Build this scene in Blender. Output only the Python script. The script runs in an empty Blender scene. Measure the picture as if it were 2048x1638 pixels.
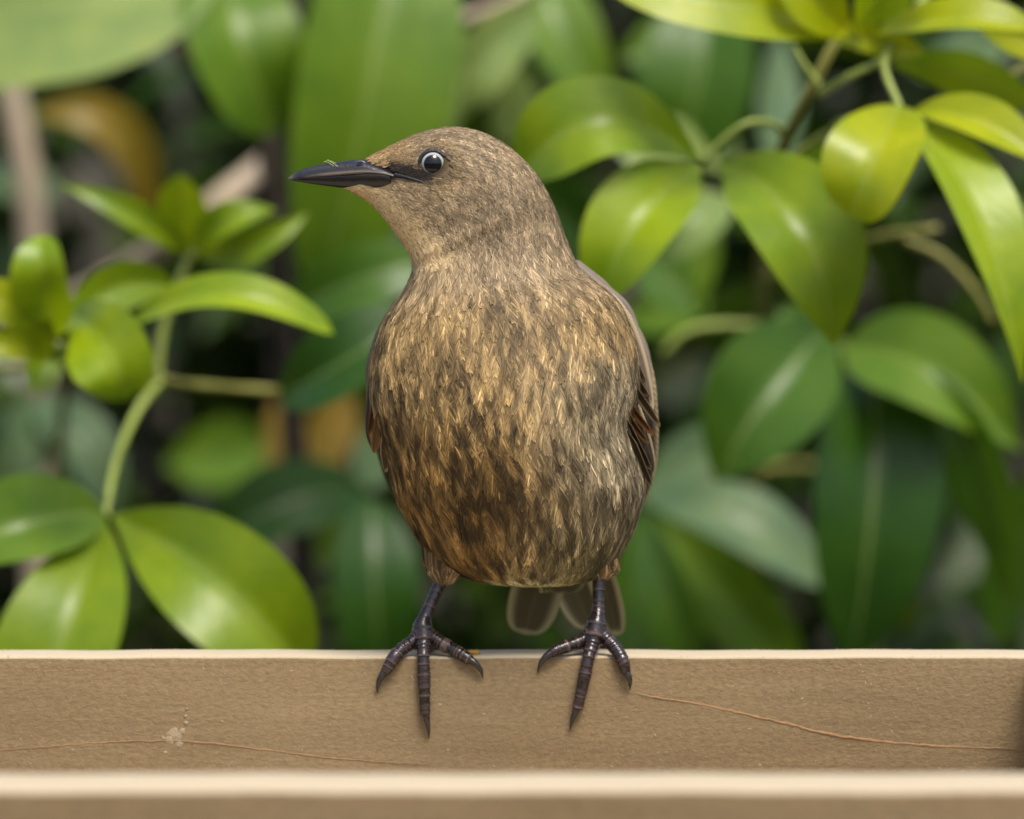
import bpy, math, random
import numpy as np
from mathutils import Vector

# ------------------------------------------------------------------ camera, sky, sun, exposure
SC = bpy.context.scene
COL = SC.collection
rng = np.random.default_rng(7)
random.seed(7)

CAM_D, CAM_H, PITCH, LENS = 1.8, 0.2077, math.radians(4.19), 208.0
cam_d = bpy.data.cameras.new('camera')
cam = bpy.data.objects.new('camera', cam_d)
COL.objects.link(cam)
cam.location = (0, -CAM_D, CAM_H)
cam.rotation_euler = (math.pi / 2 - PITCH, 0, 0)
cam_d.lens = LENS
cam_d.sensor_width = 36
cam_d.clip_start = 0.05
cam_d.clip_end = 500
cam_d.dof.use_dof = True
cam_d.dof.focus_distance = 1.783
cam_d.dof.aperture_fstop = 8.0
SC.camera = cam

SUN_DIR = Vector((0.20, -0.45, 0.87)).normalized()      # towards the sun
world = bpy.data.worlds.new('World')
SC.world = world
world.use_nodes = True
wn = world.node_tree
wn.nodes.clear()
sky = wn.nodes.new('ShaderNodeTexSky')
sky.sky_type = 'NISHITA'
sky.sun_disc = False
sky.sun_elevation = math.asin(SUN_DIR.z)
sky.sun_rotation = math.atan2(SUN_DIR.x, SUN_DIR.y)
sky.dust_density = 4.0
bg = wn.nodes.new('ShaderNodeBackground')
bg.inputs['Strength'].default_value = 0.15
wo = wn.nodes.new('ShaderNodeOutputWorld')
wn.links.new(sky.outputs[0], bg.inputs[0])
wn.links.new(bg.outputs[0], wo.inputs[0])

sun_d = bpy.data.lights.new('sun', 'SUN')
sun_d.energy = 2.8
sun_d.angle = math.radians(24)
sun_d.color = (1.0, 0.965, 0.90)
sun = bpy.data.objects.new('sun', sun_d)
COL.objects.link(sun)
sun.location = (2, -2, 4)
sun.rotation_euler = SUN_DIR.to_track_quat('Z', 'Y').to_euler()

SC.view_settings.view_transform = 'Standard'
SC.view_settings.look = 'None'
SC.view_settings.exposure = 0.5
SC.view_settings.gamma = 1.0
SC.view_settings.use_curve_mapping = False
SC.cycles.use_denoising = True
SC.cycles.max_bounces = 8
SC.cycles.transparent_max_bounces = 8

# ------------------------------------------------------------------ pixel -> point helper
TX = 18.0 / LENS
FW = np.array([0, math.cos(PITCH), -math.sin(PITCH)])
UPV = np.array([0, math.sin(PITCH), math.cos(PITCH)])
CP = np.array([0, -CAM_D, CAM_H])


def at(px, py, Y):
    """point on the upright plane y = Y (metres) seen at pixel (px, py) of the 2048 px photograph"""
    d = FW + (px - 1024) / 1024 * TX * np.array([1.0, 0, 0]) + (819 - py) / 1024 * TX * UPV
    return CP + d * ((Y + CAM_D) / d[1])


def px_size(Y):
    return (CAM_D + Y) * TX / 1024


MM = 0.001

# ------------------------------------------------------------------ object helpers


def mesh_obj(name, verts, faces, mat, parent=None, smooth=True, uv=None, col=None, origin=None):
    me = bpy.data.meshes.new(name)
    v = np.asarray(verts, dtype=np.float64)
    o = np.zeros(3) if origin is None else np.asarray(origin, float)
    if isinstance(faces, np.ndarray):
        fs = faces
        n = fs.shape[1]
        me.vertices.add(len(v))
        me.vertices.foreach_set('co', (v - o).astype(np.float32).ravel())
        me.loops.add(fs.size)
        me.loops.foreach_set('vertex_index', fs.astype(np.int32).ravel())
        me.polygons.add(len(fs))
        me.polygons.foreach_set('loop_start', np.arange(0, fs.size, n, dtype=np.int32))
        me.update(calc_edges=True)
        me.validate()
    else:
        me.from_pydata([tuple(p) for p in (v - o)], [], faces)
        me.update()
    if uv is not None:
        a = me.attributes.new('leafuv', 'FLOAT_VECTOR', 'POINT')
        w = np.zeros((len(v), 3), np.float32)
        w[:, :2] = uv
        a.data.foreach_set('vector', w.ravel())
    if col is not None:
        a = me.attributes.new('tint', 'FLOAT_COLOR', 'POINT')
        w = np.ones((len(v), 4), np.float32)
        w[:, :3] = col
        a.data.foreach_set('color', w.ravel())
    if smooth:
        me.polygons.foreach_set('use_smooth', np.ones(len(me.polygons), bool))
    me.materials.append(mat)
    ob = bpy.data.objects.new(name, me)
    COL.objects.link(ob)
    po = np.zeros(3)
    if parent is not None:
        ob.parent = parent
        p = parent
        while p is not None:
            po = po + np.array(p.location)
            p = p.parent
    ob.location = o - po
    return ob


def empty(name, loc, label, cat, group=None, parent=None):
    e = bpy.data.objects.new(name, None)
    COL.objects.link(e)
    e.location = loc
    e.empty_display_size = 0.02
    if label:
        e['label'] = label
        e['category'] = cat
    if group:
        e['group'] = group
    return e


def grid_faces(nr, nc, closed=False):
    f = []
    for i in range(nr - 1):
        for j in range(nc if closed else nc - 1):
            k = (j + 1) % nc
            f.append((i * nc + j, i * nc + k, (i + 1) * nc + k, (i + 1) * nc + j))
    return f


def hermite(keys, n, param=None):
    """smooth curve through the rows of keys, n samples evenly spaced along it"""
    K = np.asarray(keys, float)
    if param is None:
        d = np.linalg.norm(np.diff(K[:, :3], axis=0), axis=1)
        param = np.concatenate([[0], np.cumsum(np.maximum(d, 1e-9))])
    p = param / param[-1]
    m = np.zeros_like(K)
    for i in range(len(K)):
        a, b = max(i - 1, 0), min(i + 1, len(K) - 1)
        m[i] = (K[b] - K[a]) / (p[b] - p[a])
    out = []
    for s in np.linspace(0, 1, n):
        i = min(max(np.searchsorted(p, s, 'right') - 1, 0), len(K) - 2)
        h = p[i + 1] - p[i]
        x = (s - p[i]) / h
        out.append((2 * x**3 - 3 * x**2 + 1) * K[i] + (x**3 - 2 * x**2 + x) * h * m[i]
                   + (-2 * x**3 + 3 * x**2) * K[i + 1] + (x**3 - x**2) * h * m[i + 1])
    return np.array(out)


def tube_mesh(path, rad, nc=10, cap=True):
    """path (n,3), rad (n,) -> verts, faces"""
    P = np.asarray(path, float)
    n = len(P)
    T = np.gradient(P, axis=0)
    T /= np.linalg.norm(T, axis=1)[:, None] + 1e-12
    ref = np.array([0.13, 1, 0.21])
    V = []
    for i in range(n):
        a = np.cross(T[i], ref)
        a /= np.linalg.norm(a)
        b = np.cross(T[i], a)
        th = np.arange(nc) / nc * 2 * math.pi
        V.append(P[i] + rad[i] * (np.cos(th)[:, None] * a + np.sin(th)[:, None] * b))
    V = np.concatenate(V)
    F = grid_faces(n, nc, True)
    if cap:
        F.append(tuple(range(nc - 1, -1, -1)))
        F.append(tuple(range((n - 1) * nc, n * nc)))
    return V, F


def smoothstep(a, b, x):
    t = np.clip((x - a) / (b - a), 0, 1)
    return t * t * (3 - 2 * t)


# ------------------------------------------------------------------ materials
class NT:
    def __init__(self, name):
        self.m = bpy.data.materials.new(name)
        self.m.use_nodes = True
        self.t = self.m.node_tree
        self.t.nodes.clear()
        self.out = self.n('ShaderNodeOutputMaterial')

    def n(self, typ, **kw):
        nd = self.t.nodes.new(typ)
        for k, v in kw.items():
            if hasattr(nd, k):
                setattr(nd, k, v)
        return nd

    def set(self, nd, **kw):
        for k, v in kw.items():
            nd.inputs[k.replace('_', ' ')].default_value = v

    def l(self, a, b):
        self.t.links.new(a, b)

    def math(self, op, a, b=None, c=None):
        nd = self.n('ShaderNodeMath', operation=op)
        for i, v in enumerate((a, b, c)):
            if v is None:
                continue
            if isinstance(v, (int, float)):
                nd.inputs[i].default_value = v
            else:
                self.l(v, nd.inputs[i])
        return nd.outputs[0]

    def mix(self, fac, a, b, typ='MIX'):
        nd = self.n('ShaderNodeMix', data_type='RGBA', blend_type=typ)
        for i, v in ((0, fac), (6, a), (7, b)):
            if isinstance(v, (int, float)):
                nd.inputs[i].default_value = v
            elif isinstance(v, tuple):
                nd.inputs[i].default_value = (*v, 1)
            else:
                self.l(v, nd.inputs[i])
        return nd.outputs[2]

    def ramp(self, fac, stops):
        nd = self.n('ShaderNodeValToRGB')
        e = nd.color_ramp.elements
        while len(e) < len(stops):
            e.new(0.5)
        for k, (p, c) in zip(e, stops):
            k.position = p
            k.color = (*c, 1) if isinstance(c, tuple) else (c, c, c, 1)
        self.l(fac, nd.inputs[0])
        return nd.outputs[0]

    def noise(self, vec, scale, detail=4, rough=0.55, dist=0.0):
        nd = self.n('ShaderNodeTexNoise')
        self.set(nd, Scale=scale, Detail=detail, Roughness=rough, Distortion=dist)
        if vec is not None:
            self.l(vec, nd.inputs['Vector'])
        return nd.outputs['Fac']

    def mapping(self, vec, scale=(1, 1, 1), rot=(0, 0, 0)):
        nd = self.n('ShaderNodeMapping')
        nd.inputs['Scale'].default_value = scale
        nd.inputs['Rotation'].default_value = rot
        self.l(vec, nd.inputs['Vector'])
        return nd.outputs[0]

    def bump(self, h, strength, dist, normal=None):
        nd = self.n('ShaderNodeBump')
        nd.inputs['Strength'].default_value = strength
        nd.inputs['Distance'].default_value = dist
        self.l(h, nd.inputs['Height'])
        if normal is not None:
            self.l(normal, nd.inputs['Normal'])
        return nd.outputs[0]

    def pos(self):
        return self.n('ShaderNodeNewGeometry').outputs['Position']

    def principled(self, base, rough=0.5, spec=0.5, normal=None, **kw):
        b = self.n('ShaderNodeBsdfPrincipled')
        for k, v in (('Base Color', base), ('Roughness', rough), ('Specular IOR Level', spec)):
            if isinstance(v, tuple):
                b.inputs[k].default_value = (*v, 1)
            elif isinstance(v, (int, float)):
                b.inputs[k].default_value = v
            else:
                self.l(v, b.inputs[k])
        for k, v in kw.items():
            b.inputs[k.replace('_', ' ')].default_value = v
        if normal is not None:
            self.l(normal, b.inputs['Normal'])
        return b.outputs[0]

    def done(self, sh):
        self.l(sh, self.out.inputs['Surface'])
        return self.m


def attr(nt, name, out='Color'):
    nd = nt.n('ShaderNodeAttribute')
    nd.attribute_name = name
    return nd.outputs[out]


def mat_leaf():
    n = NT('leaf_blade')
    oi = n.n('ShaderNodeObjectInfo')
    uv = attr(n, 'leafuv', 'Vector')
    sep = n.n('ShaderNodeSeparateXYZ')
    n.l(uv, sep.inputs[0])
    au = n.math('ABSOLUTE', sep.outputs[0])
    mid = n.math('SUBTRACT', 1.0, n.math('SMOOTH_MIN', n.math('MULTIPLY', au, 20.0), 1.0, 0.1))
    vein = n.math('SINE', n.math('MULTIPLY', n.math('SUBTRACT', sep.outputs[1], n.math('MULTIPLY', au, 0.22)), 85.0))
    vein = n.math('POWER', n.math('MULTIPLY_ADD', vein, 0.5, 0.5), 6.0)
    blot = n.noise(n.pos(), 45.0, 4, 0.6)
    c = n.mix(n.ramp(blot, [(0.3, 0.0), (0.75, 1.0)]), oi.outputs['Color'], oi.outputs['Color'])
    dark = n.mix(1.0, oi.outputs['Color'], (0.72, 0.8, 0.8), 'MULTIPLY')
    lite = n.mix(1.0, oi.outputs['Color'], (1.25, 1.12, 1.0), 'MULTIPLY')
    c = n.mix(n.ramp(blot, [(0.32, 0.0), (0.7, 1.0)]), dark, lite)
    c = n.mix(n.math('MULTIPLY', vein, 0.06), c, n.mix(0.5, c, (0.35, 0.42, 0.12)))
    c = n.mix(n.math('MULTIPLY', mid, 0.5), c, (0.30, 0.36, 0.10))
    h = n.math('ADD', n.math('MULTIPLY', vein, -0.18), n.math('MULTIPLY', n.noise(n.pos(), 160.0, 3), 0.7))
    bp = n.bump(h, 0.18, 0.0012)
    rn = n.math('MULTIPLY_ADD', n.noise(n.pos(), 60.0, 3), 0.22, 0.25)
    p = n.principled(c, rn, 0.4, bp)
    tr = n.n('ShaderNodeBsdfTranslucent')
    n.l(n.mix(1.0, c, (1.5, 1.35, 0.5), 'MULTIPLY'), tr.inputs['Color'])
    mx = n.n('ShaderNodeMixShader')
    mx.inputs[0].default_value = 0.33
    n.l(p, mx.inputs[1])
    n.l(tr.outputs[0], mx.inputs[2])
    return n.done(mx.outputs[0])


def mat_foliage():
    n = NT('hedge_foliage')
    t = attr(n, 'tint')
    p = n.principled(t, 0.6, 0.25)
    tr = n.n('ShaderNodeBsdfTranslucent')
    n.l(n.mix(1.0, t, (1.4, 1.3, 0.6), 'MULTIPLY'), tr.inputs['Color'])
    mx = n.n('ShaderNodeMixShader')
    mx.inputs[0].default_value = 0.28
    n.l(p, mx.inputs[1])
    n.l(tr.outputs[0], mx.inputs[2])
    return n.done(mx.outputs[0])


def mat_stem(name, c1, c2, rough=0.5):
    n = NT(name)
    f = n.noise(n.pos(), 70.0, 6, 0.65)
    c = n.mix(n.ramp(f, [(0.3, 0.0), (0.7, 1.0)]), c1, c2)
    bp = n.bump(n.noise(n.mapping(n.pos(), (1, 1, 0.3)), 220.0, 4), 0.4, 0.002)
    return n.done(n.principled(c, rough, 0.4, bp))


def mat_wood():
    n = NT('weathered_wood')
    p = n.pos()
    grain = n.noise(n.mapping(p, (7, 40, 95)), 1.0, 6, 0.6, 0.6)
    fibre = n.noise(n.mapping(p, (420, 800, 800)), 1.0, 3, 0.65, 0.4)
    lines = n.noise(n.mapping(p, (14, 300, 620)), 1.0, 5, 0.6, 0.3)
    fuzz = n.noise(n.mapping(p, (900, 900, 1300)), 1.0, 3, 0.6)
    broad = n.noise(n.mapping(p, (6, 9, 22)), 1.0, 3, 0.5)
    c = n.ramp(grain, [(0.25, (0.150, 0.101, 0.047)), (0.5, (0.190, 0.130, 0.063)), (0.78, (0.235, 0.165, 0.084))])
    c = n.mix(n.ramp(fibre, [(0.33, 0.55), (0.6, 0.0)]), c, (0.09, 0.058, 0.03))
    c = n.mix(n.ramp(lines, [(0.30, 0.30), (0.50, 0.0)]), c, (0.11, 0.068, 0.032))
    c = n.mix(n.ramp(fuzz, [(0.58, 0.0), (0.8, 0.45)]), c, (0.42, 0.32, 0.20))
    c = n.mix(n.ramp(broad, [(0.35, 0.0), (0.7, 0.28)]), c, (0.31, 0.23, 0.135))
    # flecks of pale lichen and pits
    vo = n.n('ShaderNodeTexVoronoi')
    n.l(n.mapping(p, (70, 70, 110)), vo.inputs['Vector'])
    vo.inputs['Scale'].default_value = 1.0
    c = n.mix(n.ramp(vo.outputs['Distance'], [(0.0, 0.8), (0.045, 0.0)]), c, (0.62, 0.55, 0.42))
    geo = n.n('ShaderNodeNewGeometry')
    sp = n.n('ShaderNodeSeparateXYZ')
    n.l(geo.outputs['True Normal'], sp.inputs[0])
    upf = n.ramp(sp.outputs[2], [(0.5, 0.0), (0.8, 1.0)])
    c = n.mix(n.math('MULTIPLY', upf, 0.7), c, (0.56, 0.475, 0.335))      # upward faces painted paler, standing in for strong top light
    h = n.math('ADD', n.math('MULTIPLY', fibre, 0.8), n.math('ADD', n.math('MULTIPLY', fuzz, 0.6), n.math('ADD', n.math('MULTIPLY', grain, 0.4), n.math('MULTIPLY', lines, 0.22))))
    bp = n.bump(h, 0.5, 0.0008)
    return n.done(n.principled(c, 0.85, 0.2, bp))


def mat_plain(name, c, rough=0.6, spec=0.4, var=0.25, scale=300.0, bumps=0.0, **kw):
    n = NT(name)
    f = n.noise(n.pos(), scale, 4, 0.6)
    lo = tuple(x * (1 - var) for x in c)
    hi = tuple(min(1, x * (1 + var)) for x in c)
    col = n.mix(f, lo, hi)
    bp = n.bump(f, bumps, 0.0005) if bumps else None
    return n.done(n.principled(col, rough, spec, bp, **kw))


def mat_tint(name, rough=0.6, spec=0.3, bumps=0.0, scale=900.0, sheen=0.0, var=0.2, trans=0.0):
    n = NT(name)
    t = attr(n, 'tint')
    f = n.noise(n.pos(), scale, 3, 0.6)
    lo = n.mix(1.0, t, (1 - var,) * 3, 'MULTIPLY')
    hi = n.mix(1.0, t, (1 + var,) * 3, 'MULTIPLY')
    c = n.mix(f, lo, hi)
    bp = n.bump(f, bumps, 0.0004) if bumps else None
    p = n.principled(c, rough, spec, bp)
    if trans:
        tr = n.n('ShaderNodeBsdfTranslucent')
        n.l(c, tr.inputs['Color'])
        mx = n.n('ShaderNodeMixShader')
        mx.inputs[0].default_value = trans
        n.l(p, mx.inputs[1])
        n.l(tr.outputs[0], mx.inputs[2])
        p = mx.outputs[0]
    return n.done(p)


def mat_vane():
    """flight feather: tint plus fine slanted barbs from the feather's own coordinates"""
    n = NT('flight_feather')
    t = attr(n, 'tint')
    uv = attr(n, 'leafuv', 'Vector')
    sep = n.n('ShaderNodeSeparateXYZ')
    n.l(uv, sep.inputs[0])
    au = n.math('ABSOLUTE', sep.outputs[0])
    ph = n.math('MULTIPLY', n.math('SUBTRACT', sep.outputs[1], n.math('MULTIPLY', au, 0.12)), 210.0)
    w = n.math('MULTIPLY_ADD', n.math('SINE', ph), 0.5, 0.5)
    c = n.mix(n.math('MULTIPLY', w, 0.4), t, n.mix(1.0, t, (0.45, 0.45, 0.45), 'MULTIPLY'))
    bp = n.bump(w, 0.4, 0.0003)
    p = n.principled(c, 0.45, 0.4, bp)
    tr = n.n('ShaderNodeBsdfTranslucent')
    n.l(c, tr.inputs['Color'])
    mx = n.n('ShaderNodeMixShader')
    mx.inputs[0].default_value = 0.2
    n.l(p, mx.inputs[1])
    n.l(tr.outputs[0], mx.inputs[2])
    return n.done(mx.outputs[0])


def mat_eye(center, axis):
    n = NT('eyeball')
    tc = n.n('ShaderNodeTexCoord')
    sp = n.n('ShaderNodeSeparateXYZ')
    n.l(tc.outputs['Object'], sp.inputs[0])
    r = n.math('SQRT', n.math('ADD', n.math('POWER', sp.outputs[0], 2.0), n.math('POWER', sp.outputs[2], 2.0)))
    f = n.math('MULTIPLY', r, 190.0)      # 5 mm -> 1
    c = n.ramp(f, [(0.0, (0.004, 0.004, 0.005)), (0.50, (0.006, 0.006, 0.007)), (0.53, (0.22, 0.22, 0.21)),
                   (0.60, (0.38, 0.39, 0.38)), (0.645, (0.18, 0.18, 0.18)), (0.67, (0.006, 0.005, 0.005))])
    return n.done(n.principled(c, 0.05, 0.38, None))


M_LEAF = mat_leaf()
M_FOL = mat_foliage()
M_WOOD = mat_wood()
M_STEM_LIME = mat_stem('green_stem', (0.19, 0.24, 0.03), (0.30, 0.35, 0.08), 0.4)
M_STEM_DARK = mat_stem('dark_bark', (0.012, 0.008, 0.005), (0.045, 0.031, 0.022), 0.9)
M_STEM_BEIGE = mat_stem('pale_bark', (0.30, 0.23, 0.15), (0.42, 0.34, 0.24), 0.85)
M_STEM_OLIVE = mat_stem('olive_stem', (0.13, 0.13, 0.02), (0.24, 0.23, 0.05), 0.5)
M_GROUND = mat_plain('garden_soil', (0.05, 0.042, 0.026), 0.95, 0.1, 0.5, 9.0)
M_PLUME = mat_tint('plumage', 0.62, 0.25, 0.0, 1500.0, var=0.14, trans=0.12)
M_SKIN = mat_tint('under_down', 0.9, 0.1, 0.3, 900.0, var=0.4)
M_VANE = mat_vane()
M_BILL = mat_tint('bill_horn', 0.24, 0.5, 0.25, 700.0, var=0.45)
M_LEG = mat_tint('leg_scales', 0.2, 0.5, 0.2, 1300.0, var=0.3)
M_CLAW = mat_plain('claw_horn', (0.022, 0.016, 0.014), 0.22, 0.5, 0.5, 400.0)
M_LID = mat_plain('eyelid_skin', (0.012, 0.011, 0.012), 0.4, 0.4, 0.5, 2500.0, 0.4)
M_BLACK = mat_plain('nostril_dark', (0.006, 0.005, 0.005), 0.6, 0.2, 0.2)
M_DROP = mat_plain('dried_white', (0.29, 0.225, 0.14), 0.8, 0.2, 0.35, 1400.0, 0.8)
M_RESIN = mat_plain('resin_streak', (0.30, 0.17, 0.075), 0.6, 0.3, 0.35, 500.0, 0.6)
M_SPLINT = mat_plain('wood_splinter', (0.50, 0.40, 0.26), 0.8, 0.2, 0.3, 400.0)
M_CRUMB = mat_plain('crumb', (0.45, 0.24, 0.04), 0.7, 0.2, 0.3, 900.0)
M_FIBRE = mat_plain('grass_fibre', (0.45, 0.48, 0.18), 0.6, 0.2, 0.3, 400.0)

# ------------------------------------------------------------------ ground
GZ = -1.1
g = mesh_obj('ground', [(-60, -60, GZ), (60, -60, GZ), (60, 60, GZ), (-60, 60, GZ)], [(0, 1, 2, 3)], M_GROUND, smooth=False)
g['kind'] = 'structure'

# ------------------------------------------------------------------ feeding tray
tray = empty('feeding_tray', (0, -0.13, GZ), 'shallow weathered wooden feeding tray with thick rails under the bird', 'tray')


def rail(name, x0, x1, y0, y1, z0, z1, r=0.0012, nx=90, label=None):
    """a plank with softly worn, slightly wavy long edges, long axis along its longer side"""
    along_x = (x1 - x0) > (y1 - y0)
    prof = []
    a0, a1 = (y0, y1) if along_x else (x0, x1)
    for (ca, cz, st) in ((a0 + r, z0 + r, math.pi), (a1 - r, z0 + r, 1.5 * math.pi), (a1 - r, z1 - r, 0.0), (a0 + r, z1 - r, 0.5 * math.pi)):
        for k in range(4):
            th = st + k / 3 * math.pi / 2
            prof.append((ca + r * math.cos(th), cz + r * math.sin(th)))
    nc = len(prof)
    V = []
    l0, l1 = (x0, x1) if along_x else (y0, y1)
    ph = np.random.default_rng(int(abs(a0 * 1e4)) + 3).random(4) * 6
    for i in range(nx):
        s = l0 + (l1 - l0) * i / (nx - 1)
        wob = 0.00012 * math.sin(s * 61 + ph[0]) + 0.00008 * math.sin(s * 173 + ph[1])
        wob2 = 0.0001 * math.sin(s * 97 + ph[2]) + 0.00007 * math.sin(s * 231 + ph[3])
        for (a, z) in prof:
            dz = wob if z > (z0 + z1) / 2 else 0
            V.append((s, a + wob2, z + dz) if along_x else (a + wob2, s, z + dz))
    F = grid_faces(nx, nc, True) + [tuple(range(nc - 1, -1, -1)), tuple(range((nx - 1) * nc, nx * nc))]
    o = mesh_obj(name, V, F, M_WOOD, tray, origin=((x0 + x1) / 2, (y0 + y1) / 2, z0))
    o.data.polygons.foreach_set('use_smooth', np.array([len(p.vertices) == 4 for p in o.data.polygons]))
    o.data.update()
    if label:
        o['label'] = label
    return o


XR, XL = 0.1580, -0.26
back = rail('rail', XL - 0.018, XR + 0.018, 0.0, 0.020, -0.062, 0.0, label='back rail with a resin streak and droppings')
front = rail('rail', XL - 0.018, XR + 0.018, -0.309, -0.275, -0.062, 0.0015, r=0.0016, label='blurred pale front rail')
rail('rail', XR, XR + 0.018, -0.2745, -0.0005, -0.062, -0.001)
rail('rail', XL - 0.018, XL, -0.2745, -0.0005, -0.062, -0.001)
rail('tray_floor', XL - 0.017, XR + 0.017, -0.300, 0.019, -0.074, -0.0622)
rail('post', -0.06, -0.015, -0.155, -0.1555 + 0.046, GZ, -0.0745, nx=4)


def streak(pts, w, label):
    """irregular raised resin line on the front face of the back rail"""
    P = hermite([(*at(x, y, 0.0)[[0, 2]], 0) for x, y in pts], 90)
    V, F = [], []
    for i, p in enumerate(P):
        e = math.sin(math.pi * min(max(i / 89, 0.0), 1.0)) ** 0.4
        ww = w * e * (0.6 + 0.6 * rng.random()) * MM * 0.5
        zz = p[1] + rng.normal() * 0.00010
        V += [(p[0], -0.00018, zz + ww), (p[0], -0.00030, zz + ww * 0.2), (p[0], -0.00018, zz - ww)]
    for i in range(89):
        for k in range(2):
            F.append((i * 3 + k, i * 3 + k + 1, i * 3 + 4 + k, i * 3 + 3 + k))
    o = mesh_obj('resin_streak', V, F, M_RESIN, back, origin=V[0])
    o['label'] = label
    return o


streak([(1248, 1381), (1300, 1392), (1400, 1408), (1500, 1430), (1580, 1448), (1640, 1464), (1720, 1477), (1850, 1490), (2046, 1498)], 0.75, 'orange resin streak sloping along the rail')
streak([(-40, 1502), (60, 1496), (180, 1486), (290, 1481), (400, 1484), (520, 1498), (640, 1513), (760, 1523), (860, 1528)], 0.4, 'faint orange grain streak')

# splinters standing on the worn edges of the back rail
sv, sf = [], []
for k in range(420):
    x = rng.uniform(XL, XR)
    top = rng.random() < 0.35
    if top:
        b = np.array([x, rng.choice([0.0006, 0.0194]), -0.0003])
        d = np.array([rng.normal() * 0.7, rng.normal() * 0.25, 0.6])
    else:
        b = np.array([x, 0.00005, rng.uniform(-0.040, -0.001)])
        d = np.array([rng.normal(), -0.28, rng.normal() * 0.7])
    d = d / np.linalg.norm(d) * rng.uniform(0.0004, 0.0013)
    w = np.array([0.00009, 0, 0.00009]) * rng.uniform(0.6, 1.3)
    i = len(sv)
    sv += [b - w, b + w, b + d + np.array([0, -0.00005, 0]), b + np.array([0, -0.00010, 0])]
    sf += [(i, i + 1, i + 2), (i, i + 3, i + 2), (i + 1, i + 3, i + 2)]
o = mesh_obj('splinters', sv, sf, M_SPLINT, back, smooth=False, origin=(0, 0, 0))
o['kind'] = 'stuff'


def blob(name, c, r, mat, label, cat, seed, flat=(1, 0.3, 1), n=2, amp=0.35):
    import bmesh
    bm = bmesh.new()
    bmesh.ops.create_icosphere(bm, subdivisions=n, radius=1)
    rr = np.random.default_rng(seed)
    d = rr.normal(size=(6, 3))
    V = []
    for v in bm.verts:
        q = np.array(v.co)
        f = 1 + amp * sum(math.sin(3.1 * q @ d[i] + i) for i in range(6)) / 6 * 1.6
        V.append(np.array(c) + q * f * r * np.array(flat))
    bm.verts.ensure_lookup_table()
    F = [tuple(v.index for v in f.verts) for f in bm.faces]
    bm.free()
    o = mesh_obj(name, V, F, mat, origin=c)
    o['label'] = label
    o['category'] = cat
    return o


# dried dropping: several lumps in one splash, with a run mark above it
dv, df = [], []


def add_lump(px, py, r, seed):
    rr = np.random.default_rng(seed)
    c = at(px, py, 0.0)
    n = 20
    base = len(dv)
    rad = r * MM * (0.7 + 0.5 * rr.random(n))
    for j in range(n):
        a = j / n * 2 * math.pi
        dv.append((c[0] + rad[j] * math.cos(a), -0.00002, c[2] + rad[j] * math.sin(a)))
    for j in range(n):
        a = j / n * 2 * math.pi
        dv.append((c[0] + 0.55 * rad[j] * math.cos(a), -0.00020 - 0.00008 * rr.random() - seed * 0.000006, c[2] + 0.55 * rad[j] * math.sin(a)))
    dv.append((c[0], -0.00030 - seed * 0.000006, c[2]))
    for j in range(n):
        k = (j + 1) % n
        df.append((base + j, base + k, base + n + k, base + n + j))
        df.append((base + n + j, base + n + k, base + 2 * n))


for i, (px, py, r) in enumerate([(350, 1471, 2.3), (358, 1488, 1.3), (340, 1478, 1.6), (364, 1462, 1.1), (372, 1446, 0.7), (371, 1432, 0.55), (373, 1418, 0.4), (326, 1476, 0.6)]):
    add_lump(px, py, r, i)
o = mesh_obj('bird_dropping', dv, df, M_DROP, origin=at(350, 1475, 0.0))
o['label'] = 'dried whitish bird dropping splashed on the back rail'
o['category'] = 'dropping'
blob('food_crumb', at(947, 1306, 0.006) * np.array([1, 1, 0]) + np.array([0, 0, 0.0006]), 0.0016, M_CRUMB,
     'tiny orange crumb on the rail top beside a toe', 'crumb', 4, (1.2, 0.7, 0.5))

# ------------------------------------------------------------------ starling
# rings from vent to bill: left px, left py, right px, right py, centre depth mm, front half-depth mm, back half-depth mm
RINGS = [
    (1078, 1168, 1098, 1168, 16, 1.5, 2),
    (985, 1163, 1150, 1163, 16, 11, 14),
    (912, 1146, 1200, 1148, 15, 18, 24),
    (872, 1120, 1232, 1118, 13, 24, 34),
    (842, 1085, 1258, 1078, 11, 29, 40),
    (815, 1037, 1278, 1025, 9, 33, 42),
    (792, 995, 1288, 971, 6, 35.5, 43),
    (782, 950, 1280, 915, 4, 36.5, 43),
    (768, 890, 1266, 850, 2, 36.5, 42),
    (747, 820, 1278, 775, 1, 35, 40),
    (743, 755, 1274, 705, 1, 32.5, 37),
    (749, 700, 1258, 650, 2, 29.5, 33),
    (764, 650, 1233, 604, 3, 26.5, 29),
    (784, 615, 1197, 570, 4, 23.5, 25),
    (805, 586, 1160, 542, 5, 20.5, 22),
    (818, 564, 1140, 505, 5, 18, 19),
    (825, 546, 1124, 463, 5, 16, 17),
    (826, 534, 1110, 422, 5, 14.8, 16),
    (824, 522, 1094, 388, 4, 14, 15),
    (820, 511, 1075, 354, 4, 13.4, 14),
    (814, 500, 1046, 321, 4, 13, 13),
    (807, 488, 1014, 292, 4, 12.6, 12.6),
    (798, 475, 977, 271, 4, 12.1, 12.1),
    (788, 461, 936, 258, 4, 11.2, 11.2),
    (777, 447, 893, 255, 4, 9.9, 9.9),
    (766, 433, 851, 263, 4, 8.3, 8.3),
    (755, 420, 813, 277, 4, 6.7, 6.7),
    (742, 408, 781, 292, 4, 5.4, 5.4),
    (728, 397, 751, 307, 3.5, 4.7, 4.7),
    (713, 389, 727, 319, 3, 3.9, 3.9),
    (696, 383, 708, 334, 3, 2.9, 2.9),
    (680, 377, 688, 350, 3, 1.9, 1.9),
    (672, 374, 675, 360, 3, 0.8, 0.8),
]
R = np.array(RINGS, float)
keys = []
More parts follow.
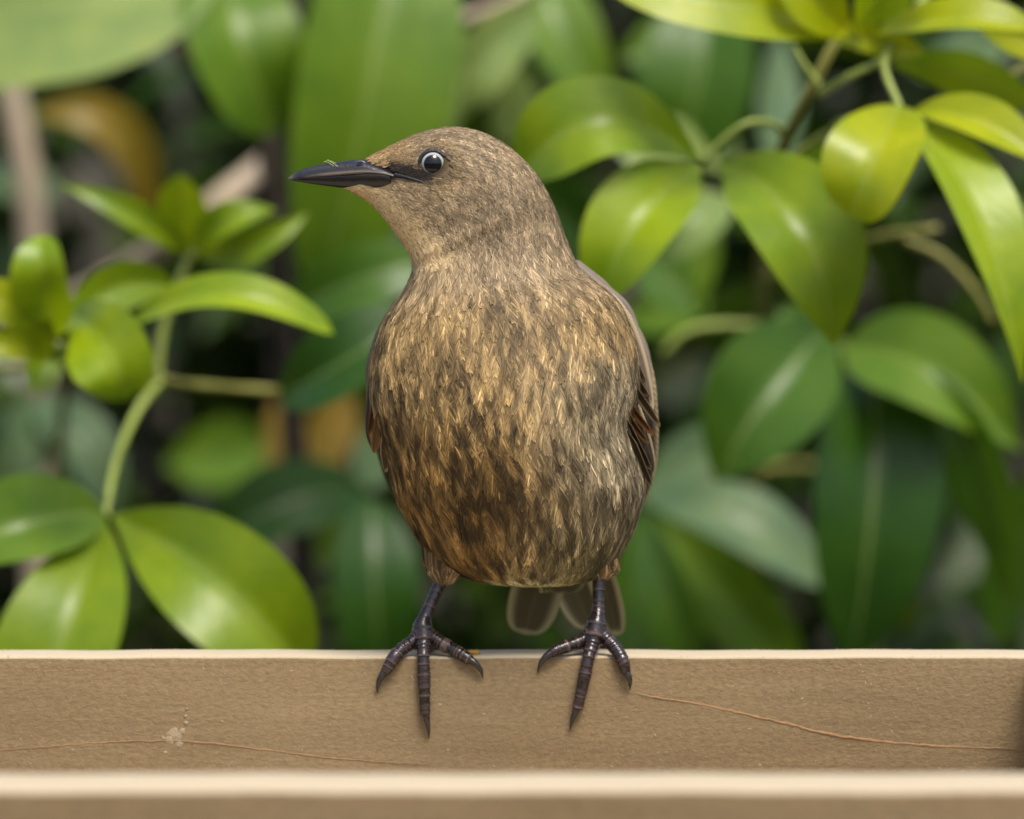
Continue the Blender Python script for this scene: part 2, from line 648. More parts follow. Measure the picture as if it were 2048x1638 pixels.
for r in R:
    a = at(r[0], r[1], r[4] * MM)
    b = at(r[2], r[3], r[4] * MM)
    keys.append(np.concatenate([a, b, [r[5] * MM, r[6] * MM]]))
keys = np.array(keys)
step = np.maximum(np.linalg.norm(np.diff(keys[:, :3], axis=0), axis=1), np.linalg.norm(np.diff(keys[:, 3:6], axis=0), axis=1))
KP = np.concatenate([[0], np.cumsum(step)])
NTt, NQ = 260, 200
KS = hermite(keys, NTt, KP)
th = np.arange(NQ) / NQ * 2 * math.pi
ct, st = np.cos(th), np.sin(th)
cx_ = (KS[:, None, :3] + KS[:, None, 3:6]) / 2
ax_ = (KS[:, None, 3:6] - KS[:, None, :3]) / 2
dep = np.where(st[None, :] > 0, KS[:, 6:7], KS[:, 7:8]) * (np.sign(st) * np.abs(st) ** 0.92)[None, :]
G = cx_ - ax_ * ct[None, :, None] + dep[:, :, None] * np.array([0, -1.0, 0])
# normals and metrics
dT = np.gradient(G, axis=0) * (NTt - 1)
Gp = np.concatenate([G[:, -1:], G, G[:, :1]], axis=1)
dQ = (Gp[:, 2:] - Gp[:, :-2]) / 2 * NQ
Nn = np.cross(dT, dQ)
Nn /= np.linalg.norm(Nn, axis=2)[:, :, None] + 1e-15
cen = (G.mean(axis=1))[:, None, :]
if ((G - cen) * Nn).sum() < 0:
    Nn = -Nn
LT = np.linalg.norm(dT, axis=2)
LQ = np.linalg.norm(dQ, axis=2)


def samp(A, t, q):
    """bilinear lookup, t in 0..1 clipped, q in turns"""
    x = np.clip(t, 0, 1) * (NTt - 1)
    i = np.minimum(x.astype(int), NTt - 2)
    fx = x - i
    y = np.mod(q, 1.0) * NQ
    j = np.minimum(y.astype(int), NQ - 1)
    fy = y - j
    k = (j + 1) % NQ
    if A.ndim == 3:
        fx = fx[..., None]
        fy = fy[..., None]
    return (A[i, j] * (1 - fx) + A[i + 1, j] * fx) * (1 - fy) + (A[i, k] * (1 - fx) + A[i + 1, k] * fx) * fy


def ring_t(idx):
    return KP[idx] / KP[-1]


bird = empty('starling', (0.0, 0.004, 0.0), 'young brown starling with mottled breast perched on the rail, head turned sideways', 'bird')

EYE_PX = (866, 327)


def to_px(P):
    d = P - CP
    f = d @ FW
    return 1024 + d[..., 0] / f / TX * 1024, 819 - (d @ UPV) / f / TX * 1024


def vnoise(x, y, seed):
    """smooth value noise on arrays"""
    tab = np.random.default_rng(seed).random((64, 64))
    xi, yi = np.floor(x).astype(int), np.floor(y).astype(int)
    fx, fy = x - xi, y - yi
    fx, fy = fx * fx * (3 - 2 * fx), fy * fy * (3 - 2 * fy)
    a, b = tab[xi % 64, yi % 64], tab[(xi + 1) % 64, yi % 64]
    c, d = tab[xi % 64, (yi + 1) % 64], tab[(xi + 1) % 64, (yi + 1) % 64]
    return (a * (1 - fx) + b * fx) * (1 - fy) + (c * (1 - fx) + d * fx) * fy


def lerp3(a, b, f):
    return np.asarray(a)[None, :] * (1 - f[:, None]) + (b if isinstance(b, np.ndarray) and b.ndim == 2 else np.asarray(b)[None, :]) * f[:, None]


def mixc(a, b, f):
    return a * (1 - f[:, None]) + np.asarray(b)[None, :] * f[:, None]


def pigment(P):
    """plumage colour by place on the bird (world x, z as millimetre-like units of the body)"""
    x, y = to_px(P)
    n = len(x)
    c = np.tile(np.array([0.285, 0.208, 0.122]), (n, 1))                    # mantle, crown
    # breast and belly
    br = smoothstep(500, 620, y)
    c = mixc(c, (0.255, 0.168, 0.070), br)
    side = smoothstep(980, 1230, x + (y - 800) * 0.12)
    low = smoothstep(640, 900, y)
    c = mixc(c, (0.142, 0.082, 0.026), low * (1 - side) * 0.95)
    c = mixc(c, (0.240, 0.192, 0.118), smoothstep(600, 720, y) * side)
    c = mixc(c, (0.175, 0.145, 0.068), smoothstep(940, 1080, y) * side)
    # pale belly edge
    c = mixc(c, (0.50, 0.46, 0.26), smoothstep(1095, 1160, y) * smoothstep(880, 960, x))
    # throat
    axis = (x - 700) * 0.80 - (y - 385) * 0.95          # >0 towards the crown
    thr = (1 - smoothstep(20, 92, axis)) * (1 - smoothstep(470, 540, y))
    c = mixc(c, (0.86, 0.63, 0.345), thr)
    # rusty forehead and lores
    fh = (1 - smoothstep(770, 850, x)) * (1 - smoothstep(330, 350, y))
    c = mixc(c, (0.30, 0.19, 0.085), fh * 0.8)
    # buff patch below the gape
    gp = np.exp(-(((x - 815) / 42) ** 2 + ((y - 388) / 24) ** 2))
    c = mixc(c, (0.40, 0.285, 0.16), gp * 0.8)
    # ring of buff behind the eye
    de = np.hypot(x - EYE_PX[0], y - EYE_PX[1])
    c = mixc(c, (0.36, 0.24, 0.11), np.exp(-((de - 38) / 9) ** 2) * 0.75 * (x > 850))
    c = mixc(c, (0.045, 0.034, 0.024), np.exp(-(de / 34) ** 4) * (P[:, 1] < 0.004))
    # dark lores
    lx = np.clip((x - 775) / 75, 0, 1)
    ly = 338 + lx * 12
    lo = np.exp(-((y - ly) / 13) ** 2) * (x > 765) * (1 - smoothstep(838, 862, x))
    c = mixc(c, (0.028, 0.020, 0.014), np.clip(lo * 1.7, 0, 1))
    # darker ear coverts
    ear = np.exp(-(((x - 985) / 70) ** 2 + ((y - 400) / 60) ** 2))
    c = mixc(c, (0.20, 0.140, 0.080), ear * 0.5)
    c[:, 2] *= 0.96
    return c


# skin mesh under the plumage
bt = np.linspace(0, NTt - 1, 130).astype(int)
bq = np.arange(0, NQ, 2)
GB = (G - Nn * 0.0004)[bt][:, bq]
V = GB.reshape(-1, 3)
nc = len(bq)
F = grid_faces(len(bt), nc, True) + [tuple(range(nc - 1, -1, -1)), tuple(range((len(bt) - 1) * nc, len(bt) * nc))]
body = mesh_obj('body', V, F, M_SKIN, bird, col=pigment(V) * 0.6, origin=(0, 0.004, 0.05))

# feather size by ring
fl_keys = np.array([11, 14, 17, 19, 20, 20, 20, 20, 19, 18, 17, 16, 14.5, 13, 11.5, 10, 8.5, 7.2, 6.4, 5.6, 5.2, 4.8, 4.4, 4.0, 3.6, 3.2, 2.8, 2.5, 2.2, 2.0, 1.7, 1.5, 1.2]) * MM
fw_keys = fl_keys * np.array([0.145] * 13 + [0.15, 0.155, 0.16, 0.17, 0.18, 0.19, 0.21, 0.20, 0.19, 0.18, 0.18, 0.17] + [0.17] * 8)
TK = KP / KP[-1]


def scatter(n_try, spacing, tmin, tmax, seed):
    rr = np.random.default_rng(seed)
    a = LT * LQ
    t_lo, t_hi = int(tmin * (NTt - 1)), int(tmax * (NTt - 1))
    w = a[t_lo:t_hi].ravel()
    idx = rr.choice(len(w), size=n_try, p=w / w.sum())
    ti = (t_lo + idx // NQ + rr.random(n_try)) / (NTt - 1)
    qi = (idx % NQ + rr.random(n_try)) / NQ
    P = samp(G, ti, qi)
    fl = np.interp(ti, TK, fl_keys)
    sp = spacing * fl
    cell = 0.004
    grid = {}
    keep = []
    for i in range(n_try):
        p = P[i]
        k = (int(p[0] // cell), int(p[1] // cell), int(p[2] // cell))
        ok = True
        s2 = sp[i] * sp[i]
        for dx in (-1, 0, 1):
            for dy in (-1, 0, 1):
                for dz in (-1, 0, 1):
                    for q in grid.get((k[0] + dx, k[1] + dy, k[2] + dz), ()):
                        if (q[0] - p[0]) ** 2 + (q[1] - p[1]) ** 2 + (q[2] - p[2]) ** 2 < s2:
                            ok = False
                            break
                    if not ok:
                        break
                if not ok:
                    break
            if not ok:
                break
        if ok:
            grid.setdefault(k, []).append(p)
            keep.append(i)
    return ti[keep], qi[keep]


def plume(t0, q0, nb, seed, lift=1.0, lscale=1.0, streaky=1.0):
    """feathers at surface coordinates t0, q0; every feather is nb barbs a side; returns verts, quads, colours"""
    rr = np.random.default_rng(seed)
    n = len(t0)
    P0 = samp(G, t0, q0)
    x, y = to_px(P0)
    L = np.interp(t0, TK, fl_keys) * rr.uniform(0.8, 1.2, n) * lscale
    W = np.interp(t0, TK, fw_keys) * rr.uniform(0.85, 1.2, n) * lscale
    lt = np.maximum(samp(LT, t0, q0), 0.01)
    lq = np.maximum(samp(LQ, t0, q0), 0.012)
    ang = rr.normal(0, 0.10, n) + 0.22 * smoothstep(1000, 1240, x) * smoothstep(560, 700, y) * np.where(P0[:, 1] < 0.01, 1, 0)
    # per-feather tone: streaks that run along the flow
    qn = q0 * 84
    tone = vnoise(qn, t0 * 16 + 3, 11) * 0.6 + vnoise(qn * 2.3, t0 * 30, 12) * 0.4
    tone = (tone - 0.5) * 2
    i = (np.arange(nb) + 0.5) / nb
    X = (slice(None), None, None, None, None)
    side = np.array([-1.0, 1.0])[None, :, None, None, None]
    vi = (0.04 + 0.90 * i)[None, None, :, None, None] + rr.normal(0, 0.010, (n, 2, nb, 1, 1))
    k = np.array([0.0, 0.5, 1.0])[None, None, None, :, None]
    e = np.array([-1.0, 1.0])[None, None, None, None, :]
    # every barb ends on the rounded outline of the vane
    ve = vi + (1.0 - vi) * (0.42 + 0.40 * vi) * rr.uniform(0.85, 1.15, (n, 2, nb, 1, 1))
    out = np.where(ve < 0.5, 0.75 + 0.5 * ve, 1.0 - np.clip((ve - 0.5) / 0.55, 0, 1) ** 1.7) * rr.uniform(0.85, 1.12, (n, 2, nb, 1, 1))
    Lb = L[X]
    u = side * W[X] * out * (1.18 * k - 0.18 * k * k)
    v = Lb * (vi + (ve - vi) * (0.75 * k + 0.25 * k * k))
    hw = 0.5 * Lb * 0.90 / nb * np.array([0.90, 0.74, 0.16])[None, None, None, :, None]
    v = v + e * hw
    u = u - side * e * hw * 0.35
    fr = np.clip(v / Lb, 0, 1.1)
    hgt = (0.00020 + 0.00034 * lift * fr ** 1.2 * rr.uniform(0.5, 1.4, n)[X]) * np.minimum(1, Lb / 0.010) + 0.00010
    hgt = hgt - 0.00030 * np.minimum(1, Lb / 0.012) * (u / W[X]) ** 2 * fr
    hgt = hgt + e * hw * 0.10 + rr.normal(0, 0.00003, (n, 2, nb, 1, 1))
    ca, sa = np.cos(ang)[:, None, None, None, None], np.sin(ang)[:, None, None, None, None]
    uu = u * ca + v * sa * np.where(np.cos(2 * math.pi * q0) < 0, 1, -1)[:, None, None, None, None]
    vv = v * ca
    t = t0[:, None, None, None, None] - vv / lt[:, None, None, None, None]
    q = q0[:, None, None, None, None] + uu / lq[:, None, None, None, None]
    under = np.minimum(t, 0) * lt[:, None, None, None, None]
    PP = samp(G, t.ravel(), q.ravel()) + samp(Nn, t.ravel(), q.ravel()) * hgt.ravel()[:, None]
    PP[:, 2] += np.maximum(under.ravel(), -0.004) * 0.5
    # colour
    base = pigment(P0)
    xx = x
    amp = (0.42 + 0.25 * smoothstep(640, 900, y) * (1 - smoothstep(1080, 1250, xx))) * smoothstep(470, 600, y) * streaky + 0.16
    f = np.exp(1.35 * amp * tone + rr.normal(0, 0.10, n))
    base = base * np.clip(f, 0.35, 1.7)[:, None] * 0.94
    pale = (rr.random(n) < 0.0 * smoothstep(520, 600, y) * (1 - smoothstep(760, 1000, y))) * 1.0
    base = mixc(base, (0.50, 0.40, 0.25), pale * 0.6)
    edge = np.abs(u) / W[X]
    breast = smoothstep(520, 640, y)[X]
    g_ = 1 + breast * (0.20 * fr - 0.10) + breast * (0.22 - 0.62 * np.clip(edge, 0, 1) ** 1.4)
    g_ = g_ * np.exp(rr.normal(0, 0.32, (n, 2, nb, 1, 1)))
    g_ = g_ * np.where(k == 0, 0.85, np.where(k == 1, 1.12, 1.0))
    # dark shaft streaks running down the breast, finer ones over the crown and cheek
    tt, qq = t.ravel(), q.ravel()
    wx = (vnoise(qq * 26, tt * 22, 51) - 0.5) * 1.6
    sk = vnoise(qq * 112 + wx, tt * 40 + 2, 52) * 0.72 + vnoise(qq * 210 + wx, tt * 70, 53) * 0.28
    px_, py_ = to_px(PP)
    lw = smoothstep(620, 860, py_)
    lf = 1 - smoothstep(1020, 1260, px_ + (py_ - 800) * 0.12)
    am = smoothstep(505, 640, py_) * (0.50 + 0.55 * lw * (0.30 + 0.70 * lf))
    dk = smoothstep(0.47, 0.66, sk)
    hk = smoothstep(0.45, 0.70, vnoise(qq * 95 + wx, tt * 75, 54)) * (1 - smoothstep(470, 560, py_)) * smoothstep(0.0, 1.0, np.clip((px_ - 760) / 90, 0, 1))
    fk = np.exp(-am * dk - 0.40 * hk * np.clip((px_ - 745) * 0.0075 - (py_ - 400) * 0.008, 0, 1)) * (1 + 0.34 * am * (1 - smoothstep(0.22, 0.45, sk)))
    g_ = g_ * fk.reshape(g_.shape)
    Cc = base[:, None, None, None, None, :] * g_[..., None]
    # greyer tips
    Cc = Cc.reshape(-1, 3)
    ids = np.arange(n * 2 * nb * 6).reshape(n * 2 * nb, 3, 2)
    quads = np.concatenate([
        np.stack([ids[:, s, 0], ids[:, s, 1], ids[:, s + 1, 1], ids[:, s + 1, 0]], axis=1) for s in (0, 1)])
    nb_ = samp(Nn, t.ravel(), q.ravel())
    tilt = (rr.normal(0, 0.16, (n, 2, nb, 1, 1)) + e * 0.18) * np.ones(v.shape)
    flow = samp(dT, t.ravel(), q.ravel())
    flow /= np.linalg.norm(flow, axis=1)[:, None] + 1e-12
    nn = nb_ + flow * tilt.ravel()[:, None]
    nn /= np.linalg.norm(nn, axis=1)[:, None]
    gn = np.cross(PP[quads[:, 2]] - PP[quads[:, 0]], PP[quads[:, 3]] - PP[quads[:, 1]])
    flip = (gn * nb_[quads[:, 0]]).sum(axis=1) < 0
    quads[flip] = quads[flip][:, ::-1]
    return PP, quads, np.clip(Cc * np.minimum(1, 0.84 / np.maximum(Cc.max(axis=1), 1e-6))[:, None], 0.004, 0.85), nn


eye_c = None
# front surface point for a pixel, on the loft
PXg, PYg = to_px(G)


def surf_front(px, py):
    d = np.hypot(PXg - px, PYg - py) + np.where(Nn[:, :, 1] > 0.02, 1e3, 0)
    i, j = np.unravel_index(np.argmin(d), d.shape)
    return G[i, j], Nn[i, j]


eye_p, eye_n = surf_front(*EYE_PX)


def build_plumage(name, tlo, thi, spacing, ntry, nb, seed, **kw):
    t0, q0 = scatter(ntry, spacing, tlo, thi, seed)
    P0 = samp(G, t0, q0)
    x, y = to_px(P0)
    front_ = P0[:, 1] < 0.004 + 0.002
    de = np.hypot(x - EYE_PX[0], y - EYE_PX[1])
    ok = ~((de < 26.5) & front_)
    de2 = np.linalg.norm(P0 - (eye_p + np.array([0, 2 * (0.004 - eye_p[1]), 0])), axis=1)
    ok &= de2 > 0.0042
    # feathers starting just in front of the eye must not lie over it
    ok &= ~((x > 800) & (x < EYE_PX[0]) & (np.abs(y - EYE_PX[1]) < 18) & front_ & (EYE_PX[0] - x < 37))
    btop = np.interp(x, [570, 722, 734, 750, 785, 806], [300, 312, 325, 333, 341, 347])
    bbot = np.interp(x, [570, 690, 750, 780, 786, 806], [366, 372, 378.5, 380, 353, 354])
    ok &= ~((x < 806) & (y > btop) & (y < bbot))
    fade = np.random.default_rng(seed + 5).random(len(t0))
    w_ = 0.035
    if thi < ring_t(25):
        ok &= fade < np.clip((thi - t0) / w_, 0, 1) + 0.02
    if tlo > 0:
        ok &= np.random.default_rng(seed + 6).random(len(t0)) < np.clip((t0 - tlo) / w_, 0, 1) + 0.02
    t0, q0 = t0[ok], q0[ok]
    Vv, Q, Cc, Nm = plume(t0, q0, nb, seed + 1, **kw)
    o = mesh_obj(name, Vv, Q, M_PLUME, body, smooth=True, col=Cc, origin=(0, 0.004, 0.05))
    o.data.normals_split_custom_set_from_vertices(Nm.tolist())
    o['kind'] = 'stuff'
    print(name, len(t0), 'feathers', len(Q) * 2, 'tris')
    return o


build_plumage('belly_plumage', 0.0, ring_t(14), 0.145, 42000, 17, 21)
build_plumage('neck_plumage', ring_t(13) - 0.02, ring_t(19) + 0.02, 0.165, 16000, 13, 31)
build_plumage('head_plumage', ring_t(18) - 0.01, ring_t(30), 0.19, 30000, 7, 41, lift=0.8)

# thigh tufts above the legs
def thigh(top, end, Y, n, seed):
    """feathered thigh: strands from a wide arc (px x0, x1, y) closing on the leg (px, py)"""
    rr = np.random.default_rng(seed)
    V, F, Cl = [], [], []
    for k in range(n):
        a = rr.random()
        z = rr.uniform(-1, 1)
        dy = 0.009 * math.sqrt(max(0, 1 - (2 * a - 1) ** 2)) * z
        s0 = rr.uniform(0.0, 0.55)
        p0 = at(top[0] + (top[1] - top[0]) * a, top[2] + rr.uniform(-10, 10), Y + dy)
        p1 = at(end[0] + (a - 0.5) * 26 + rr.normal() * 3, end[1] + rr.uniform(-14, 6), Y + dy * 0.3)
        b = p0 + (p1 - p0) * s0
        bow = np.array([(a - 0.5) * 0.0035, -0.0008 if dy < 0 else 0.0008, 0])
        m_ = (b + p1) / 2 + bow
        d = p1 - b
        sd = np.cross(d, [0, 1, 0])
        sd /= np.linalg.norm(sd)
        w = rr.uniform(0.00016, 0.00034)
        c = np.array([0.15, 0.102, 0.050]) * math.exp(rr.normal(0, 0.6)) * (1 + 0.5 * (a > 0.6))
        i = len(V)
        V += [b - sd * w, b + sd * w, m_ - sd * w, m_ + sd * w, p1]
        F += [(i, i + 1, i + 3, i + 2), (i + 2, i + 3, i + 4)]
        Cl += [c] * 5
    o = mesh_obj('thigh_plumage', V, F, M_PLUME, body, smooth=False, col=np.array(Cl), origin=at(end[0], end[1], Y))
    o['kind'] = 'stuff'


thigh((842, 935, 1088), (888, 1166), 0.006, 1500, 5)
thigh((1168, 1238, 1108), (1203, 1156), 0.008, 900, 7)


# ---- bill
def bill(name, rows, upper, parent):
    """rows: px, top py, bottom py, half width mm"""
    K = hermite([(r[0], r[1], r[2], r[3]) for r in rows], 40, np.concatenate([[0], np.cumsum(np.abs(np.diff([r[0] for r in rows])) + 1e-3)]))
    V, Cl = [], []
    n = 22
    for (px, a, b, hw) in K:
        Y = 3.2 * MM - (724 - px) / 150 * 0.0008
        pt, pb = at(px, a, Y), at(px, b, Y)
        h = pt - pb
        for j in range(n):
            f = j / (n - 1) * math.pi                      # dome from one cutting edge to the other, flat contact face between
            yy = -math.cos(f)
            yy = math.copysign(abs(yy) ** 0.85, yy) * hw * MM
            fl = math.sin(f) ** 0.95
            z = fl if upper else 1 - fl
            V.append(pb + h * z + np.array([0, yy, 0]))
            col = np.array([0.005, 0.005, 0.007])
            edge = math.exp(-((fl - 0.14) / 0.12) ** 2)           # paler horn along the cutting edge
            along = min(max((px - 600) / 60, 0), 1)
            col = col + np.array([0.17, 0.130, 0.085]) * edge * along * (1.0 if upper else 0.12)
            if upper:
                col = col + np.array([0.014, 0.015, 0.020]) * z
            tip = math.exp(-((px - 577) / 9) ** 2)
            col = col + np.array([0.10, 0.09, 0.05]) * tip
            V_ = len(V)
            Cl.append(col)
    F = grid_faces(len(K), n, True) + [tuple(range(n - 1, -1, -1)), tuple(range((len(K) - 1) * n, len(K) * n))]
    return mesh_obj(name, V, F, M_BILL, parent, col=np.array(Cl), origin=at(740, 345, 0.003))


beak = bpy.data.objects.new('beak', None)
COL.objects.link(beak)
beak.parent = bird
beak.location = Vector(at(740, 345, 0.003)) - bird.location
bill('upper_mandible', [(576, 356.5, 358.5, 0.15), (588, 346, 358.6, 0.8), (605, 338.5, 357, 1.35), (640, 329, 353, 2.2), (680, 323, 349.5, 3.3),
                        (720, 318.5, 346.5, 4.5), (740, 322, 345.5, 5.2), (765, 331, 347, 6.1), (785, 339, 351, 6.9), (806, 348, 356, 7.7)], True, beak)
bill('lower_mandible', [(580, 358.5, 360.5, 0.15), (595, 357, 363, 0.8), (620, 354.5, 367.3, 1.5), (650, 352, 371.5, 2.2), (690, 348.5, 376.5, 3.2),
                        (720, 346, 380, 4.3), (750, 345, 383, 5.4), (770, 346.5, 384.5, 6.2), (783, 350, 385, 6.5)], False, beak)


def tube_obj(name, pts, rads, mat, parent, nc=10, n=24, col=None):
    K = hermite([(*p, r) for p, r in zip(pts, rads)], n)
    V, F = tube_mesh(K[:, :3], np.maximum(K[:, 3], 1e-6), nc)
    c = None if col is None else np.tile(np.array(col), (len(V), 1))
    return mesh_obj(name, V, F, mat, parent, col=c, origin=pts[0])


def on_surf(px, py, out):
    p, n = surf_front(px, py)
    q = at(px, py, p[1])
    return q + n * out


tube_obj('gape', [on_surf(790, 350, 0.0001), on_surf(806, 353, 0.0003), on_surf(825, 358, 0.0004), on_surf(842, 363, 0.0003), on_surf(853, 367, 0.0)],
         [0.0008, 0.0006, 0.00045, 0.0003, 0.00012], M_LID, beak)
# nostril: a dark slot under a horn flap
npz = at(716, 331, 0)
tube_obj('nostril', [at(705, 337, 0.00025), at(714, 333, 0.00005), at(725, 330, 0.0000)], [0.0002, 0.0007, 0.0008], M_BLACK, beak, n=12)
tube_obj('nostril_flap', [at(698, 334, 0.0007), at(709, 327, 0.0006), at(722, 323.5, 0.0006), at(732, 328, 0.0000)], [0.0002, 0.0006, 0.0006, 0.0004], M_BILL, beak,
         n=14, col=(0.035, 0.036, 0.042))
for pts in ([(650, 327, 2.6), (652, 322, 2.2), (656, 320, 1.6), (664, 325, 1.0), (676, 333, -0.6)], [(646, 328, 2.4), (649, 323, 2.0), (654, 324, 1.4), (668, 332, 0.0)],
            [(655, 321, 1.6), (664, 323, 1.2), (672, 327, 0.9)]):
    tube_obj('grass_fibre', [at(a, b, c * MM) for a, b, c in pts], [0.00007] * len(pts), M_FIBRE, beak, nc=5, n=14)

# ---- eye
eye = bpy.data.objects.new('eye', None)
COL.objects.link(eye)
eye.parent = bird
RE = 4.3 * MM
ec = at(EYE_PX[0], EYE_PX[1], eye_p[1] + RE * 0.66)
eye.location = Vector(ec) - bird.location
import bmesh
bm = bmesh.new()
bmesh.ops.create_uvsphere(bm, u_segments=40, v_segments=28, radius=RE)
V = np.array([v.co[:] for v in bm.verts]) + ec
F = [tuple(v.index for v in f.verts) for f in bm.faces]
bm.free()
M_EYE = mat_eye(ec, eye_n)
ball = mesh_obj('eyeball', V, F, M_EYE, eye, origin=ec)
# eyelid: beaded dark ring lying on the head around the ball
ringp = []
for k in range(72):
    a = k / 72 * 2 * math.pi
    rx = RE * 0.93
    ringp.append(ec + np.array([math.cos(a) * rx, -RE * 0.44, math.sin(a) * rx * 0.97]))
ringp = np.array(ringp)
V = []
for k in range(72):
    a = k / 72 * 2 * math.pi
    rd = np.array([math.cos(a), 0, math.sin(a)])
    rr_ = 0.00050 * (1 + 0.22 * math.sin(k * math.pi))+ 0.00008 * (k % 3 == 0)
    for j in range(8):
        b = j / 8 * 2 * math.pi
        V.append(ringp[k] + rd * math.cos(b) * rr_ * 1.25 + np.array([0, -1, 0]) * math.sin(b) * rr_)
F = []
for k in range(72):
    for j in range(8):
        F.append((k * 8 + j, k * 8 + (j + 1) % 8, ((k + 1) % 72) * 8 + (j + 1) % 8, ((k + 1) % 72) * 8 + j))
mesh_obj('eyelid', V, F, M_LID, eye, origin=ec)

# ---- flight feathers
def vane(name, pts, w, wdir, c_mid, c_edge, parent, edge=0.72, taper=0.55, n=22, m=9, curl=0.25, round_=0.5):
    """pts: (px, py, Y mm); w half width mm; wdir: direction of the width; pale margin from |u| > edge"""
    K = hermite([at(a, b, c * MM) for a, b, c in pts], n)
    T = np.gradient(K, axis=0)
    T /= np.linalg.norm(T, axis=1)[:, None]
    V, U, C = [], [], []
    cm, ce = np.array(c_mid), np.array(c_edge)
    for i in range(n):
        s = i / (n - 1)
        W = np.array(wdir, float)
        W = W - T[i] * (W @ T[i])
        W /= np.linalg.norm(W)
        N = np.cross(W, T[i])
        ww = w * MM * min(1, (s * 4 + 0.25)) * (max(0.0, 1 - ((s - 0.0) / 1.0) ** (2 / max(round_, 0.05) + 2)) ** 0.5) * (1 - (1 - taper) * s * 0.6)
        for j in range(m):
            u = -1 + 2 * j / (m - 1)
            V.append(K[i] + W * ww * u - N * ww * curl * u * u + N * 0.00015 * (1 - abs(u)) * 1.0)
            U.append((u, s))
            f = float(smoothstep(edge - 0.12, edge + 0.1, np.array(max(abs(u), 0 if s < 0.8 else (s - 0.8) / 0.2 * 0.98))))
            sh = 0.2 if abs(u) < 0.01 else 0.0
            C.append(cm * (1 - f) + ce * f + ce * sh * 0.4)
    nb = len(V)
    F = grid_faces(n, m)
    # real thickness: a second skin just behind
    V2 = []
    for i in range(n):
        W = np.array(wdir, float); W = W - T[i] * (W @ T[i]); W /= np.linalg.norm(W)
        N = np.cross(W, T[i])
        for j in range(m):
            V2.append(V[i * m + j] - N * 0.00012)
    F2 = [tuple(nb + q for q in reversed(f)) for f in F]
    o = mesh_obj(name, V + V2, F + F2, M_VANE, parent, uv=np.array(U + U), col=np.array(C + C), origin=K[0])
    return o


def wing_part(name, px, py, Y):
    e = bpy.data.objects.new(name, None)
    COL.objects.link(e)
    e.parent = bird
    e.location = Vector(at(px, py, Y)) - bird.location
    return e


GREY = (0.135, 0.097, 0.062)
BUFF = (0.50, 0.385, 0.22)
ORNG = (0.55, 0.26, 0.08)
BLK = (0.022, 0.017, 0.013)
wr = wing_part('wing', 1200, 580, 0.012)
DX = (0.35, 1, 0)
FD = (0.75, 0.25, -0.6)
for pts, w, wd, cm, ce, ed in [
    ([(1240, 640, 30), (1275, 780, 38), (1250, 980, 55), (1190, 1110, 72)], 9, (0.3, 1, 0), BLK, BUFF, 0.85),
    ([(1250, 640, 22), (1288, 790, 28), (1278, 960, 42), (1225, 1100, 60)], 8, (0.3, 1, 0), BLK, BUFF, 0.82),
    ([(1252, 660, 15), (1288, 790, 19), (1292, 930, 30), (1262, 1050, 46)], 7, (0.35, 1, 0), BLK, BUFF, 0.8),
    ([(1130, 520, 24), (1195, 572, 26), (1240, 625, 30)], 6, (0.5, 1, -0.2), GREY, (0.3, 0.24, 0.19), 0.78),
    ([(1190, 570, 24), (1240, 620, 26), (1276, 700, 30)], 6, (0.5, 1, -0.2), GREY, (0.3, 0.24, 0.19), 0.78),
    ([(1225, 610, 24), (1270, 690, 26), (1294, 790, 34)], 6, (0.5, 1, -0.2), GREY, (0.3, 0.24, 0.19), 0.78),
    ([(1132, 525, 12), (1185, 568, 13), (1228, 612, 14)], 4.6, (0.6, 1, -0.2), GREY, (0.32, 0.26, 0.2), 0.75),
    ([(1170, 556, 12), (1222, 602, 13), (1256, 655, 15)], 4.6, (0.6, 1, -0.2), GREY, (0.32, 0.26, 0.2), 0.75),
    ([(1205, 590, 12), (1252, 645, 13), (1280, 715, 15)], 4.6, (0.6, 1, -0.2), GREY, (0.32, 0.26, 0.2), 0.75),
    ([(1235, 625, 12), (1275, 700, 14), (1298, 790, 18)], 4.6, (0.6, 1, -0.2), GREY, (0.32, 0.26, 0.2), 0.75),
    ([(1175, 562, 8), (1236, 620, 8), (1270, 690, 9), (1290, 760, 10), (1305, 828, 12)], 4.6, DX, GREY, BUFF, 0.72),
    ([(1212, 655, -13), (1250, 700, -8), (1290, 765, 0)], 2.6, FD, GREY, BUFF, 0.7),
    ([(1218, 692, -14), (1255, 735, -8), (1298, 795, 0)], 2.6, FD, (0.09, 0.068, 0.045), BUFF, 0.66),
    ([(1225, 725, -15), (1262, 768, -8), (1310, 828, 0)], 2.4, FD, (0.06, 0.044, 0.028), BUFF, 0.62),
    ([(1235, 735, -12), (1275, 785, -6), (1321, 853, 2)], 2.0, FD, (0.05, 0.035, 0.022), BUFF, 0.6),
    ([(1228, 768, -15), (1262, 812, -9), (1308, 872, -1)], 2.2, FD, BLK, ORNG, 0.5),
    ([(1238, 800, -15), (1262, 840, -9), (1298, 888, -2)], 2.0, FD, BLK, ORNG, 0.5),
    ([(1244, 828, -14), (1268, 876, -8), (1302, 940, 0)], 1.9, FD, BLK, BUFF, 0.78),
    ([(1254, 862, -13), (1278, 915, -7), (1303, 972, 2)], 1.7, FD, BLK, BUFF, 0.78),
    ([(1262, 790, 4), (1288, 860, 7), (1303, 920, 11), (1305, 955, 15)], 2.6, DX, BLK, BUFF, 0.74),
]:
    vane('feather', pts, w, wd, cm, ce, wr, ed)
wl_ = wing_part('wing', 775, 620, 0.010)
DL = (-0.35, 1, 0)
